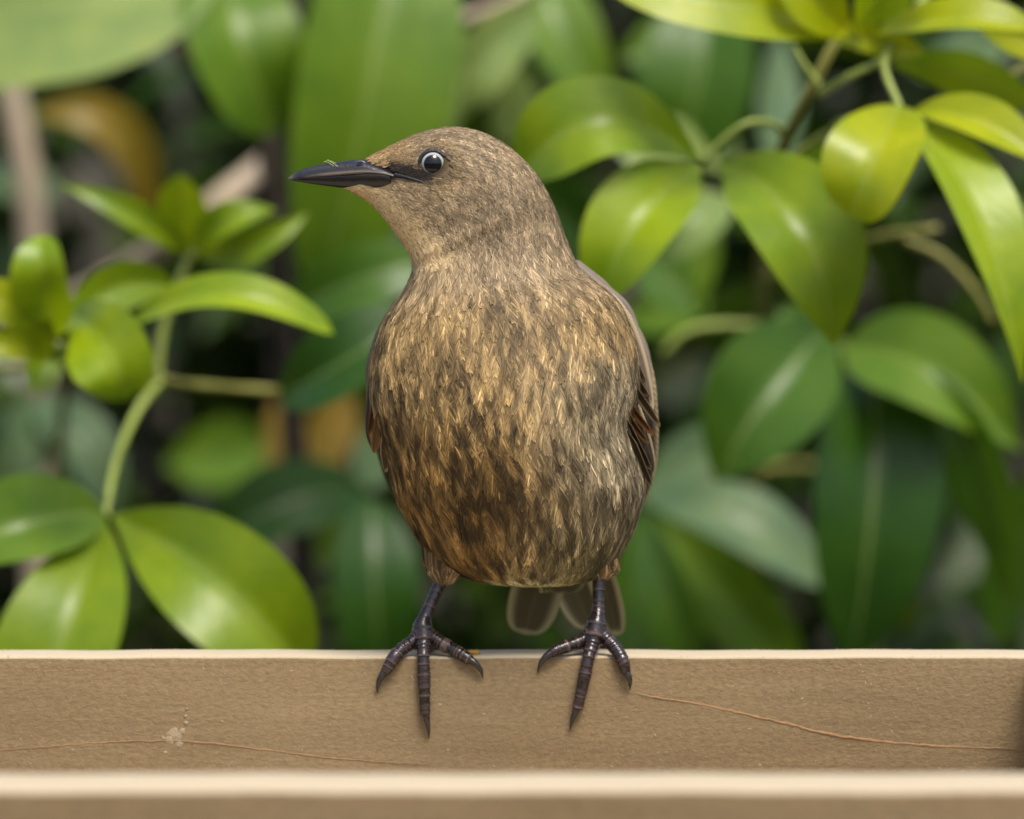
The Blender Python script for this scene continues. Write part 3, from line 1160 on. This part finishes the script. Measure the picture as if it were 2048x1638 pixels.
for pts, w, wd, cm, ce, ed in [
    ([(775, 640, 28), (752, 780, 36), (800, 980, 54), (880, 1110, 70)], 9, (-0.3, 1, 0), BLK, BUFF, 0.85),
    ([(768, 640, 20), (742, 790, 26), (770, 950, 42), (840, 1090, 60)], 8, (-0.3, 1, 0), BLK, BUFF, 0.82),
    ([(800, 598, 22), (765, 655, 24), (742, 730, 28), (738, 800, 34)], 7, (-0.5, 1, -0.2), GREY, (0.22, 0.18, 0.14), 0.8),
    ([(782, 625, 10), (754, 690, 10), (740, 770, 11), (736, 850, 12)], 4.5, (-0.6, 1, 0), GREY, ORNG, 0.75),
    ([(775, 660, 4), (748, 730, 4), (736, 800, 4), (734, 868, 5), (747, 906, 7)], 2.8, (-0.5, 1, 0), (0.035, 0.024, 0.016), (0.36, 0.19, 0.07), 0.72),
    ([(778, 740, -12), (754, 800, -5), (738, 872, 0)], 2.0, (0.9, 0.2, 0.3), (0.09, 0.05, 0.02), (0.36, 0.19, 0.07), 0.7),
    ([(780, 780, -14), (758, 840, -8), (749, 906, -1)], 2.0, (0.9, 0.2, 0.25), (0.20, 0.105, 0.035), (0.36, 0.19, 0.07), 0.75),
    ([(778, 850, -10), (768, 890, -6), (772, 945, 0)], 1.5, (0.9, 0.2, 0.1), (0.08, 0.055, 0.03), BUFF, 0.62),
]:
    vane('feather', pts, w, wd, cm, ce, wl_, ed)

# ---- tail
tail = wing_part('tail', 1130, 1120, 0.045)
OLV = (0.25, 0.21, 0.105)
TED = (0.88, 0.77, 0.44)
for pts, w, wd, cm, ce, ed in [
    ([(1096, 1100, 50), (1074, 1180, 62), (1050, 1268, 80)], 8.2, (1, 0.1, -0.25), OLV, TED, 0.74),
    ([(1120, 1100, 53), (1150, 1180, 66), (1184, 1254, 80)], 6.6, (1, 0.2, 0.3), OLV, TED, 0.74),
    ([(1176, 1090, 48), (1208, 1170, 59), (1234, 1272, 75)], 4.6, (1, -0.3, 0.2), (0.26, 0.21, 0.11), TED, 0.66),
    ([(1130, 1090, 44), (1128, 1150, 52), (1126, 1186, 60)], 7.0, (1, 0, 0), OLV, TED, 0.9),
]:
    vane('feather', pts, w, wd, cm, ce, tail, ed, taper=1.0, n=26, m=15, curl=0.1, round_=0.5)


# ---- legs and toes
def scaled_tube(name, pts, rads, parent, pitch, depth=0.10, nc=14, flat=1.0, joints=(), sag=0.0):
    """tube with overlapping scutes: sawtooth radius along it, pale worn rims on each scute"""
    P0 = np.array(pts)
    ln = np.linalg.norm(np.diff(P0, axis=0), axis=1).sum()
    n = max(24, int(ln / pitch * 6))
    K = hermite([(*p, r) for p, r in zip(pts, rads)], n)
    s = np.concatenate([[0], np.cumsum(np.linalg.norm(np.diff(K[:, :3], axis=0), axis=1))])
    jit = np.interp(s, np.linspace(0, s[-1], 9), np.random.default_rng(int(abs(pts[0][0]) * 1e6) % 9999).normal(0, 0.75, 9))
    ph = (s / pitch + jit) % 1.0
    saw = ph ** 2
    rad = K[:, 3] * (1 + depth * (saw - 0.5))
    V, F = tube_mesh(K[:, :3], rad, nc)
    rim = np.exp(-((ph - 0.93) / 0.09) ** 2)
    groove = np.exp(-((ph - 0.06) / 0.08) ** 2)
    rr = np.random.default_rng(len(V))
    base = np.array([0.020, 0.0125, 0.0115])
    rim = rim * (0.25 + 0.9 * np.random.default_rng(n).random(400)[np.clip(np.floor(s / pitch + jit).astype(int) + 20, 0, 399)])
    C = base[None, :] + rim[:, None] * np.array([0.085, 0.056, 0.046]) - groove[:, None] * 0.015
    C = C + (np.floor(s / pitch + jit) % 3 == 0)[:, None] * np.array([0.012, 0.006, 0.006])
    C = np.repeat(np.clip(C, 0.006, 1), nc, axis=0) * rr.uniform(0.75, 1.25, (len(V), 1))
    return mesh_obj(name, V, F, M_LEG, parent, col=C, origin=pts[0])


def claw(pts, r, parent):
    K = hermite([at(a, b, c * MM) for a, b, c in pts], 20)
    s = np.linspace(0, 1, 20)
    rad = r * MM * (1 - s ** 1.4 * 0.93)
    V, F = tube_mesh(K, rad, 10)
    return mesh_obj('claw', V, F, M_CLAW, parent, origin=K[0])


def leg(tibia, foot, toes, rt):
    e = bpy.data.objects.new('leg', None)
    COL.objects.link(e)
    e.parent = bird
    e.location = Vector(at(*foot[:2], foot[2] * MM)) - bird.location
    scaled_tube('tarsus', [at(a, b, c * MM) for a, b, c in tibia], [x * MM for x in rt], e, 0.0026, 0.05)
    for pts, rads, cl, cr in toes:
        scaled_tube('toe', [at(a, b, c * MM) for a, b, c in pts], [x * MM * 1.08 for x in rads], e, 0.0019, 0.15)
        claw(cl, cr, e)


leg([(897, 1118, 10), (886, 1152, 8.5), (869, 1190, 6.5), (853, 1228, 5), (846, 1252, 4), (846, 1276, 3.5), (847, 1290, 3.2)], (846, 1276, 4),
    [([(842, 1268, 3.8), (826, 1282, 2.2), (802, 1300, 0.0), (785, 1320, -1.6), (770, 1345, -1.9)], [2.3, 2.1, 2.0, 1.95, 1.45], [(771, 1342, -1.9), (760, 1358, -2.2), (755, 1373, -1.6), (755, 1387, -0.5)], 1.25),
     ([(847, 1262, 1.5), (847, 1290, 0.0), (847, 1318, -1.9), (848, 1352, -2.1), (849, 1392, -2.1), (850, 1428, -1.9)], [2.6, 2.2, 1.8, 1.95, 1.7, 1.55], [(851, 1422, -2.0), (854, 1440, -2.3), (857, 1460, -1.7), (858, 1478, -0.4)], 1.15),
     ([(852, 1266, 3.8), (874, 1281, 2.8), (900, 1296, 1.2), (924, 1309, -0.8), (942, 1321, -1.6)], [2.3, 2.1, 1.95, 1.9, 1.5], [(939, 1318, -1.6), (952, 1328, -2.2), (962, 1342, -1.8), (966, 1358, -0.5)], 1.25),
     ([(850, 1272, 5), (853, 1288, 9), (856, 1294, 14), (857, 1296, 19)], [2.2, 2.1, 1.9, 1.6], [(857, 1296, 18.5), (858, 1296, 22), (858, 1301, 23.5), (858, 1310, 23)], 1.2)],
    (2.5, 2.3, 1.9, 2.1, 3.2, 3.6, 2.6))
leg([(1203, 1120, 10), (1199, 1152, 8.5), (1197, 1190, 7), (1196, 1222, 5.5), (1192, 1250, 4), (1189, 1274, 3.5), (1188, 1290, 3.2)], (1189, 1274, 4),
    [([(1184, 1266, 3.8), (1164, 1281, 2.6), (1138, 1291, 0.9), (1115, 1299, -0.6), (1101, 1306, -1.5)], [2.3, 2.1, 1.95, 1.85, 1.5], [(1104, 1304, -1.5), (1090, 1315, -2.2), (1080, 1329, -1.8), (1075, 1346, -0.5)], 1.25),
     ([(1190, 1262, 1.5), (1184, 1290, 0.0), (1176, 1318, -1.9), (1170, 1348, -2.1), (1162, 1385, -2.1), (1155, 1418, -1.9)], [2.6, 2.2, 1.8, 1.95, 1.7, 1.55], [(1156, 1412, -2.0), (1149, 1428, -2.3), (1143, 1444, -1.7), (1140, 1460, -0.4)], 1.15),
     ([(1197, 1264, 3.8), (1215, 1280, 2.2), (1232, 1298, 0.0), (1245, 1320, -1.6), (1252, 1345, -1.9)], [2.3, 2.1, 2.0, 1.9, 1.5], [(1251, 1341, -1.9), (1258, 1355, -2.3), (1260, 1366, -1.8), (1260, 1380, -0.5)], 1.25),
     ([(1188, 1272, 5), (1186, 1288, 9), (1185, 1294, 14), (1185, 1296, 19)], [2.2, 2.1, 1.9, 1.6], [(1185, 1296, 18.5), (1185, 1296, 22), (1185, 1301, 23.5), (1185, 1310, 23)], 1.2)],
    (2.4, 2.2, 1.9, 2.1, 3.2, 3.6, 2.6))

# ------------------------------------------------------------------ shrubs
DEEP = 1.35


def leaf(shrub, base, tip, hw, col, mid=None, roll=0.0, fold=0.25, curl=0.0, shape=(1.0, 0.62), n=22, m=9, wave=0.03, name='leaf'):
    """base, tip, mid: (px, py, Y m) points of the midrib; hw: half width in photo px at the base depth"""
    yb = base[2] * DEEP
    tip = (*tip[:2], yb + (tip[2] - base[2]) * 0.55)
    mid = None if mid is None else (*mid[:2], yb + (mid[2] - base[2]) * 0.55)
    base = (*base[:2], yb)
    b, t = at(*base), at(*tip)
    if mid is None:
        md = (b + t) / 2
    else:
        md = at(*mid)
    ctl = 2 * md - 0.5 * (b + t)
    s = np.linspace(0, 1, n)[:, None]
    K = (1 - s) ** 2 * b + 2 * s * (1 - s) * ctl + s ** 2 * t
    T = np.gradient(K, axis=0)
    T /= np.linalg.norm(T, axis=1)[:, None]
    hwm = hw * px_size((base[2] + tip[2]) / 2)
    a_, b_ = shape[0], shape[1] * 1.18
    sm = a_ / (a_ + b_)
    nrm = sm ** a_ * (1 - sm) ** b_
    view = np.array([0, 1.0, -0.07])
    rl = math.radians(roll)
    V, U = [], []
    ph = rng.random() * 6
    for i in range(n):
        W = np.cross(T[i], view)
        W /= np.linalg.norm(W) + 1e-9
        N = np.cross(W, T[i])                  # towards the camera for roll 0, or away
        if N[1] > 0:
            N = -N
        W2 = W * math.cos(rl) + N * math.sin(rl)
        N2 = N * math.cos(rl) - W * math.sin(rl)
        x = i / (n - 1)
        f = (max(x, 0.004) ** a_ * max(1 - x, 0.0) ** b_) / nrm
        f = max(f, 0.02)
        ww = hwm * f
        for j in range(m):
            u = -1 + 2 * j / (m - 1)
            wob = wave * math.sin(x * 11 + ph + (0 if u > 0 else 2)) * u * u
            off = fold * 1.35 * abs(u) + curl * u * u + wob - 0.03 * math.exp(-(u / 0.12) ** 2)
            V.append(K[i] + W2 * ww * u + N2 * ww * off)
            U.append((u, x))
    o = mesh_obj(name, V, grid_faces(n, m), M_LEAF, shrub, uv=np.array(U), origin=b)
    o.color = (*col, 1)
    return o


def stem(shrub, pts, w, mat, name='stem', n=24, nc=8, deep=None):
    """pts (px, py, Y m); w: width px at start and end"""
    pts = [(a, b, c * (deep or DEEP)) for a, b, c in pts]
    P = [at(*p) for p in pts]
    K = hermite(P, n)
    w0, w1 = w
    rad = np.linspace(w0, w1, n) * 0.42 * px_size(pts[0][2])
    rad = rad * (1 + 0.06 * np.sin(np.arange(n) * 1.7))
    V, F = tube_mesh(K, rad, nc)
    return mesh_obj(name, V, F, mat, shrub, origin=P[0])


LIME = (0.225, 0.325, 0.006)
LIME2 = (0.165, 0.255, 0.005)
YLIME = (0.30, 0.355, 0.003)
MIDG = (0.105, 0.195, 0.010)
GRN = (0.052, 0.125, 0.007)
DKG = (0.022, 0.072, 0.004)
DKG2 = (0.014, 0.045, 0.004)
PALE = (0.21, 0.29, 0.08)
GREYG = (0.13, 0.21, 0.10)
OCHRE = (0.17, 0.105, 0.004)
BRNY = (0.19, 0.135, 0.012)

# -- right: bright young shrub
s1 = empty('leafy_shrub', (0.16, 0.35, GZ), 'bright lime-green shrub with broad glossy leaves arching beside the starling\'s nape', 'shrub')
stem(s1, [(1672, 80, .20), (1640, 150, .20), (1600, 220, .21), (1562, 290, .23), (1530, 420, .34), (1520, 700, .50), (1510, 1100, .56), (1500, 1700, .6), (1500, 8600, .6)], (24, 60), M_STEM_OLIVE, n=60)
leaf(s1, (1404, 326, .20), (1040, 345, .17), 96, LIME2, mid=(1215, 240, .15), roll=24, fold=0.2, shape=(1.1, .5))
leaf(s1, (1398, 334, .20), (1192, 620, .15), 94, LIME, mid=(1275, 445, .14), roll=20, fold=0.30, shape=(1.0, .85))
leaf(s1, (1440, 325, .20), (1668, 692, .14), 112, LIME2, mid=(1600, 455, .13), roll=-15, fold=0.28, shape=(1.0, .85))
stem(s1, [(1404, 328, .20), (1440, 285, .20), (1495, 246, .20), (1550, 250, .21), (1570, 282, .23)], (15, 20), M_STEM_LIME)
leaf(s1, (1800, 212, .17), (1700, 432, .10), 98, YLIME, mid=(1755, 300, .10), roll=25, fold=0.2, shape=(.75, .42))
leaf(s1, (1828, 238, .17), (2044, 764, .10), 82, LIME, mid=(1965, 450, .10), roll=-35, fold=0.3, shape=(.8, .95))
leaf(s1, (1826, 222, .17), (2085, 325, .12), 52, YLIME, mid=(1950, 240, .14), roll=-30, fold=0.3)
leaf(s1, (1780, 130, .24), (2070, 215, .22), 52, LIME2, mid=(1920, 150, .22), roll=30, fold=-.1)
leaf(s1, (1725, 62, .19), (1215, -30, .14), 74, YLIME, mid=(1480, 10, .14), roll=20, fold=0.15, shape=(.9, .6))
leaf(s1, (1640, 70, .2), (1850, 108, .15), 30, YLIME, mid=(1745, 78, .17), roll=10)
leaf(s1, (1735, 72, .19), (2080, 60, .14), 52, YLIME, mid=(1900, 40, .14), roll=-45, fold=0.3)
leaf(s1, (1960, 60, .19), (2120, 100, .18), 42, YLIME, mid=(2040, 70, .18), roll=10)
leaf(s1, (1700, 60, .19), (1560, -90, .14), 62, YLIME, mid=(1630, 0, .15), roll=10)
leaf(s1, (1710, 50, .19), (1850, -110, .14), 60, LIME, mid=(1780, -30, .15), roll=-10)
stem(s1, [(1800, 218, .17), (1770, 120, .18), (1860, -20, .2)], (18, 20), M_STEM_LIME)
stem(s1, [(1640, 188, .2), (1700, 152, .19), (1790, 112, .19)], (22, 18), M_STEM_LIME)
stem(s1, [(1640, 170, .2), (1610, 130, .2), (1590, 95, .2)], (14, 10), M_STEM_LIME)
stem(s1, [(1590, 310, .23), (1650, 270, .22), (1690, 240, .2), (1800, 215, .18)], (20, 14), M_STEM_LIME)
stem(s1, [(2070, 128, .24), (2000, 160, .24), (1950, 186, .24)], (18, 14), M_STEM_OLIVE)
stem(s1, [(1520, 560, .42), (1700, 490, .36), (1780, 470, .34), (1876, 458, .33)], (22, 18), M_STEM_OLIVE)
stem(s1, [(1810, 480, .34), (1880, 510, .34), (1945, 575, .34), (1988, 645, .34)], (22, 16), M_STEM_OLIVE)
stem(s1, [(1545, 655, .42), (1440, 650, .42), (1370, 664, .42), (1325, 705, .42)], (24, 18), M_STEM_LIME)
leaf(s1, (1462, 395, .45), (1318, 510, .42), 62, PALE, mid=(1390, 440, .41), roll=20)
leaf(s1, (1440, 420, .5), (1380, 620, .5), 40, MIDG, roll=30)
leaf(s1, (1230, 300, .4), (1400, 372, .4), 42, PALE, roll=-20)
leaf(s1, (1690, 250, .35), (1590, 480, .38), 70, MIDG, roll=10)

# -- behind it: mature drooping leaves
s2 = empty('leafy_shrub', (0.28, 0.62, GZ), 'dark green shrub with long drooping mature leaves below the bright lime shrub', 'shrub')
stem(s2, [(1690, 690, .40), (1750, 720, .42), (1760, 900, .55), (1740, 1300, .62), (1720, 2000, .65), (1720, 7600, .65)], (26, 60), M_STEM_OLIVE, n=50)
leaf(s2, (1650, 655, .38), (1432, 962, .33), 122, GRN, mid=(1530, 800, .33), roll=6, fold=0.4, shape=(1.0, .95))
leaf(s2, (1690, 690, .40), (2045, 905, .36), 104, MIDG, mid=(1880, 755, .34), roll=-22, fold=0.3, shape=(.8, 1.0))
leaf(s2, (1748, 715, .40), (1700, 1345, .36), 132, DKG, mid=(1745, 1010, .34), roll=-8, fold=0.3, shape=(.8, .8))
leaf(s2, (1765, 738, .40), (2028, 1215, .38), 78, GRN, mid=(1945, 890, .34), roll=38, fold=0.3, shape=(.8, .7))
leaf(s2, (1285, 1000, .50), (1648, 1170, .46), 78, GREYG, mid=(1470, 1040, .45), roll=-35, fold=0.2)
leaf(s2, (1280, 1010, .50), (1400, 1350, .46), 60, GRN, mid=(1330, 1180, .46), roll=25, fold=0.2)
leaf(s2, (1300, 1020, .52), (1600, 1350, .48), 80, MIDG, mid=(1450, 1180, .48), roll=15, fold=0.2)
leaf(s2, (1285, 1005, .52), (1255, 1330, .5), 60, GRN, roll=-10)
leaf(s2, (1280, 990, .52), (1470, 870, .5), 62, GREYG, roll=-30)
stem(s2, [(1283, 1003, .50), (1400, 960, .55), (1600, 930, .6), (1750, 960, .62)], (14, 20), M_STEM_OLIVE)
leaf(s2, (1690, 700, .42), (1560, 620, .45), 50, GRN, roll=10)
leaf(s2, (2100, 900, .45), (1990, 1290, .5), 70, GRN, roll=40)
leaf(s2, (1560, 60, .62), (1540, 330, .58), 55, GREYG, roll=-35)
leaf(s2, (1420, -50, .62), (1340, 345, .58), 118, GRN, mid=(1400, 140, .56), roll=10, fold=.25)
leaf(s2, (1330, 190, .6), (1470, 345, .58), 55, PALE, roll=-25)
leaf(s2, (1500, 30, .62), (1250, 120, .6), 60, MIDG, roll=20)
leaf(s2, (1830, 150, .55), (2020, 90, .52), 62, GREYG, roll=-35)
leaf(s2, (2000, 380, .5), (2090, 600, .5), 60, PALE, roll=-20)
leaf(s2, (1250, 470, .5), (1400, 620, .5), 70, GRN, roll=-20)
leaf(s2, (1240, 640, .55), (1420, 600, .52), 55, MIDG, roll=-15)
leaf(s2, (1430, 720, .95), (1290, 780, .9), 55, (0.2, 0.24, 0.16), roll=-35)
leaf(s2, (1960, 1020, .95), (1880, 1200, .9), 55, (0.13, 0.17, 0.10), roll=-35)
leaf(s2, (1900, 1180, .9), (1740, 1310, .9), 60, (0.06, 0.10, 0.06), roll=-30)

# -- left: young shoots with stalked leaflets in threes
s3 = empty('leafy_shrub', (-0.13, 0.32, GZ), 'young lime shrub with thin green stalks and leaflets in threes beside the dark trunk', 'shrub')
leaf(s3, (378, 506, .30), (118, 368, .26), 30, LIME2, mid=(260, 425, .26), roll=10, shape=(.8, .95))
leaf(s3, (378, 498, .30), (362, 346, .26), 50, LIME, roll=-12, shape=(1.4, .7))
leaf(s3, (384, 500, .30), (552, 420, .26), 40, LIME2, mid=(455, 442, .25), roll=-30, shape=(.8, .9))
leaf(s3, (394, 508, .30), (616, 426, .26), 36, LIME2, mid=(500, 490, .25), roll=10, shape=(.8, .9))
stem(s3, [(385, 500, .30), (360, 560, .30), (330, 645, .30), (318, 720, .30), (318, 760, .30)], (20, 20), M_STEM_LIME)
stem(s3, [(560, 782, .34), (440, 774, .33), (350, 765, .31), (300, 752, .30), (150, 730, .32), (-60, 742, .35)], (20, 24), M_STEM_OLIVE)
stem(s3, [(318, 765, .30), (276, 820, .28), (240, 900, .26), (222, 965, .24), (212, 1032, .23)], (22, 18), M_STEM_LIME)
stem(s3, [(150, 730, .32), (120, 900, .5), (140, 1300, .6), (140, 2000, .62), (140, 7700, .62)], (24, 60), M_STEM_OLIVE, n=40)
# rosette
leaf(s3, (118, 672, .22), (84, 470, .17), 60, LIME, mid=(86, 570, .16), roll=-12, fold=0.3, shape=(.8, .6))
leaf(s3, (125, 662, .22), (350, 575, .25), 50, LIME2, mid=(235, 572, .24), roll=12, shape=(.8, .7))
leaf(s3, (258, 652, .21), (668, 668, .17), 46, LIME, mid=(450, 588, .16), roll=-38, fold=0.25, shape=(.7, .5))
stem(s3, [(120, 700, .22), (180, 670, .21), (258, 650, .21)], (16, 10), M_STEM_LIME)
leaf(s3, (146, 628, .21), (252, 790, .15), 86, LIME, mid=(212, 695, .15), roll=8, fold=.18, shape=(.75, .45))
leaf(s3, (112, 705, .22), (-60, 575, .18), 44, YLIME, mid=(40, 622, .18), roll=8, fold=.15)
leaf(s3, (105, 722, .22), (-60, 694, .18), 28, YLIME, mid=(30, 690, .18), roll=5, fold=.15)
leaf(s3, (112, 700, .23), (258, 800, .2), 48, LIME2, mid=(190, 730, .19), roll=10)
leaf(s3, (110, 690, .23), (60, 780, .2), 40, LIME2, roll=-20)
stem(s3, [(112, 690, .225), (135, 712, .26), (150, 730, .32)], (24, 22), M_STEM_LIME)
# big trio at the bottom
leaf(s3, (205, 1026, .23), (-110, 1105, .18), 92, MIDG, mid=(60, 1045, .18), roll=22, fold=.3, shape=(.8, .6))
leaf(s3, (208, 1036, .23), (35, 1490, .15), 122, LIME2, mid=(140, 1240, .15), roll=10, fold=.25, shape=(1.15, .6))
leaf(s3, (224, 1030, .23), (612, 1345, .16), 122, LIME2, mid=(430, 1160, .15), roll=-8, fold=.24, shape=(1.05, .62))
# leaf at the end of the olive stalk, and others half behind the bird
leaf(s3, (560, 792, .34), (860, 610, .33), 84, DKG, mid=(700, 715, .30), roll=-25, fold=.25, shape=(.7, .7))
leaf(s3, (575, 625, .42), (880, 515, .40), 72, GRN, mid=(720, 560, .38), roll=-15, fold=.2, shape=(.7, .7))

# -- left behind: broad pale leaves on a dark trunk
s4 = empty('broadleaf_tree', (-0.10, 0.62, GZ), 'slim dark-barked tree with big broad pale leaves behind the starling\'s bill', 'tree')
stem(s4, [(120, -110, .60), (250, -10, .60), (380, 110, .60), (470, 190, .60), (532, 260, .60), (548, 420, .60), (560, 600, .61), (590, 900, .62), (612, 1280, .62), (630, 1900, .62), (640, 7800, .62)], (56, 84), M_STEM_DARK, name='trunk', n=80, nc=12, deep=1.2)
stem(s4, [(540, 300, .60), (560, 120, .62), (600, -60, .66), (620, -500, .7)], (30, 24), M_STEM_DARK, name='branch')
leaf(s4, (-230, 40, .50), (420, -70, .46), 215, PALE, mid=(110, 8, .44), roll=-28, fold=.18, shape=(.55, .5))
leaf(s4, (455, -90, .50), (562, 255, .46), 120, MIDG, mid=(480, 80, .43), roll=-22, fold=.22, shape=(.6, .5))
leaf(s4, (790, -190, .48), (640, 590, .45), 160, MIDG, mid=(740, 170, .42), roll=-14, fold=.28, shape=(.55, .55))
leaf(s4, (880, -120, .50), (850, 480, .50), 80, PALE, mid=(840, 180, .46), roll=-30, fold=.2, shape=(.6, .6))
leaf(s4, (1075, 20, .52), (868, 268, .48), 66, PALE, mid=(960, 120, .46), roll=-25, fold=.2, shape=(.6, .6))
leaf(s4, (1060, -90, .60), (1220, 235, .56), 78, MIDG, mid=(1120, 60, .55), roll=-18, fold=.2, shape=(.6, .6))
leaf(s4, (1040, 130, .62), (1010, 290, .62), 60, PALE, roll=-30)
stem(s4, [(850, 60, .56), (930, 35, .56), (1030, -5, .58), (1200, -120, .6)], (22, 28), M_STEM_BEIGE, name='branch')
leaf(s4, (304, 440, .72), (70, 232, .68), 48, BRNY, mid=(228, 258, .68), roll=20, shape=(.6, .6))
leaf(s4, (555, 795, .70), (552, 985, .68), 24, OCHRE, roll=10, shape=(.6, .6))
leaf(s4, (690, 780, .72), (630, 950, .70), 52, OCHRE, roll=-10, shape=(.6, .5))
leaf(s4, (735, 985, .55), (395, 1120, .52), 80, DKG, mid=(560, 1010, .5), roll=20, shape=(.7, .6))
leaf(s4, (742, 1000, .46), (764, 1360, .44), 88, DKG, mid=(750, 1170, .42), roll=-12, fold=.2, shape=(.7, .6))
leaf(s4, (725, 1000, .56), (620, 1130, .55), 40, MIDG, roll=-15)
leaf(s4, (720, 985, .6), (800, 860, .6), 60, GREYG, roll=-30)
leaf(s4, (76, 800, .60), (232, 1030, .56), 66, GREYG, mid=(165, 890, .55), roll=-32, shape=(.7, .6))
leaf(s4, (66, 806, .60), (-30, 1040, .56), 60, GREYG, mid=(30, 910, .55), roll=-32, shape=(.7, .6))
leaf(s4, (70, 800, .62), (-60, 800, .6), 50, GREYG, roll=-35)
leaf(s4, (-60, 330, .85), (110, 400, .82), 55, GREYG, roll=-35)
leaf(s4, (330, 930, .85), (540, 900, .82), 70, MIDG, roll=-15)
leaf(s4, (830, 380, .5), (600, 470, .5), 70, MIDG, roll=15)
leaf(s4, (980, 300, .55), (1180, 480, .55), 80, DKG, roll=15)

s5 = empty('bare_tree', (-0.26, 1.0, GZ), 'pale beige bare trunk with a slanting branch blurred far behind the left leaves', 'tree')
stem(s5, [(10, -200, .98), (18, 150, .98), (60, 380, .98), (75, 560, .98), (70, 800, 1.0), (80, 1300, 1.0), (80, 6700, 1.0)], (66, 84), M_STEM_BEIGE, name='trunk', n=40, nc=12, deep=1.0)
stem(s5, [(72, 640, .99), (200, 575, .92), (300, 510, .86), (430, 410, .82), (540, 320, .86)], (64, 56), M_STEM_BEIGE, name='branch', deep=1.0)

# -- filler: individual leaves of a farther dark shrub, then the mass behind
s6 = empty('dark_shrub', (0.02, 0.95, GZ), 'deeply shaded dark green shrub filling the gaps behind every other plant', 'shrub')
protos = []
for k in range(6):
    hwk = [0.30, 0.26, 0.34, 0.24, 0.30, 0.36][k]
    n_, m_ = 7, 5
    Vp, Up = [], []
    for i in range(n_):
        x = i / (n_ - 1)
        f = max((max(x, .01) ** .8 * (1 - x) ** .6) / 0.39, 0.03)
        for j in range(m_):
            u = -1 + 2 * j / (m_ - 1)
            Vp.append((u * hwk * f * 0.5, x, 0.16 * abs(u) * hwk * f - (0.10 + 0.06 * k) * x * x * 0.6))
            Up.append((u, x))
    ob = mesh_obj('leaf', Vp, grid_faces(n_, m_), M_LEAF, None, uv=np.array(Up))
    protos.append(ob)
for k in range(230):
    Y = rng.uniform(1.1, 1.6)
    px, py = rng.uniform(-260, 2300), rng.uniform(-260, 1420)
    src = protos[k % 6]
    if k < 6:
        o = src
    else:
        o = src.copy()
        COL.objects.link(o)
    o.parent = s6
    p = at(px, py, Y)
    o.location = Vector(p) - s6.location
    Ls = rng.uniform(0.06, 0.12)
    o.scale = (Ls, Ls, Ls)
    o.rotation_euler = (rng.uniform(-1.1, 0.5), rng.uniform(-0.5, 0.5), rng.uniform(0, 6.28))
    c = np.array([DKG, DKG2, GRN, GRN, MIDG, GRN][rng.integers(6)]) * rng.uniform(0.28, 0.75)  # greens scaled down: shade of the gaps put into the leaf colour
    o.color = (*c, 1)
for k in range(9):
    x = 120 + k * 230 + rng.uniform(-60, 60)
    Y = rng.uniform(1.2, 1.6)
    stem(s6, [(x, -200, Y), (x + rng.uniform(-60, 60), 500, Y), (x + rng.uniform(-60, 60), 1400, Y), (x, 2500, Y), (x, 6300 - 1300 * (Y - .9), Y)], (14, 40), M_STEM_DARK, deep=1.0)

nL = 13000
Pn = np.stack([rng.uniform(-0.85, 0.85, nL), rng.uniform(1.5, 2.5, nL), rng.uniform(-0.75, 1.0, nL)], axis=1)
Pn[:, 2] -= np.maximum(0, (1.8 - Pn[:, 1])) * 0.25
az = rng.uniform(0, 2 * math.pi, nL)
el = rng.uniform(-1.1, 0.4, nL)
Tn = np.stack([np.cos(az) * np.cos(el), np.sin(az) * np.cos(el), np.sin(el)], axis=1)
Wn = np.cross(Tn, np.array([0, 0, 1.0]) + rng.normal(0, 0.35, (nL, 3)))
Wn /= np.linalg.norm(Wn, axis=1)[:, None]
Nv = np.cross(Wn, Tn)
Ln = rng.uniform(0.05, 0.10, nL)
Wd = Ln * rng.uniform(0.16, 0.24, nL)
prof = [(0, 0, 0), (0.35, 0.85, 0.0), (0.7, 0.9, -0.05), (1, 0, -0.16)]
vs = [Pn,
      Pn + Tn * (Ln * .35)[:, None] + Wn * (Wd * .85)[:, None], Pn + Tn * (Ln * .35)[:, None] - Nv * (Ln * .03)[:, None], Pn + Tn * (Ln * .35)[:, None] - Wn * (Wd * .85)[:, None],
      Pn + Tn * (Ln * .7)[:, None] + Wn * (Wd * .9)[:, None] - Nv * (Ln * .04)[:, None], Pn + Tn * (Ln * .7)[:, None] - Nv * (Ln * .07)[:, None],
      Pn + Tn * (Ln * .7)[:, None] - Wn * (Wd * .9)[:, None] - Nv * (Ln * .04)[:, None],
      Pn + Tn * Ln[:, None] - Nv * (Ln * .15)[:, None]]
Vm = np.stack(vs, axis=1).reshape(-1, 3)
tri = np.array([(0, 1, 2), (0, 2, 3), (1, 4, 5), (1, 5, 2), (2, 5, 6), (2, 6, 3), (4, 7, 5), (5, 7, 6)])
Fm = (np.arange(nL)[:, None, None] * 8 + tri[None]).reshape(-1, 3)
cc = np.array([DKG, DKG, MIDG, GRN])[rng.integers(4, size=nL)] * rng.uniform(0.18, 0.5, (nL, 1))  # leaf colours darkened to stand in for shade deep in the hedge
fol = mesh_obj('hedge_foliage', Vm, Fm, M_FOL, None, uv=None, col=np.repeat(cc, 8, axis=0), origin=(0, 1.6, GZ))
fol['kind'] = 'stuff'
fol['label'] = 'dense mass of small leaves far behind, deep hedge shade put into their colour'
fol['category'] = 'foliage'
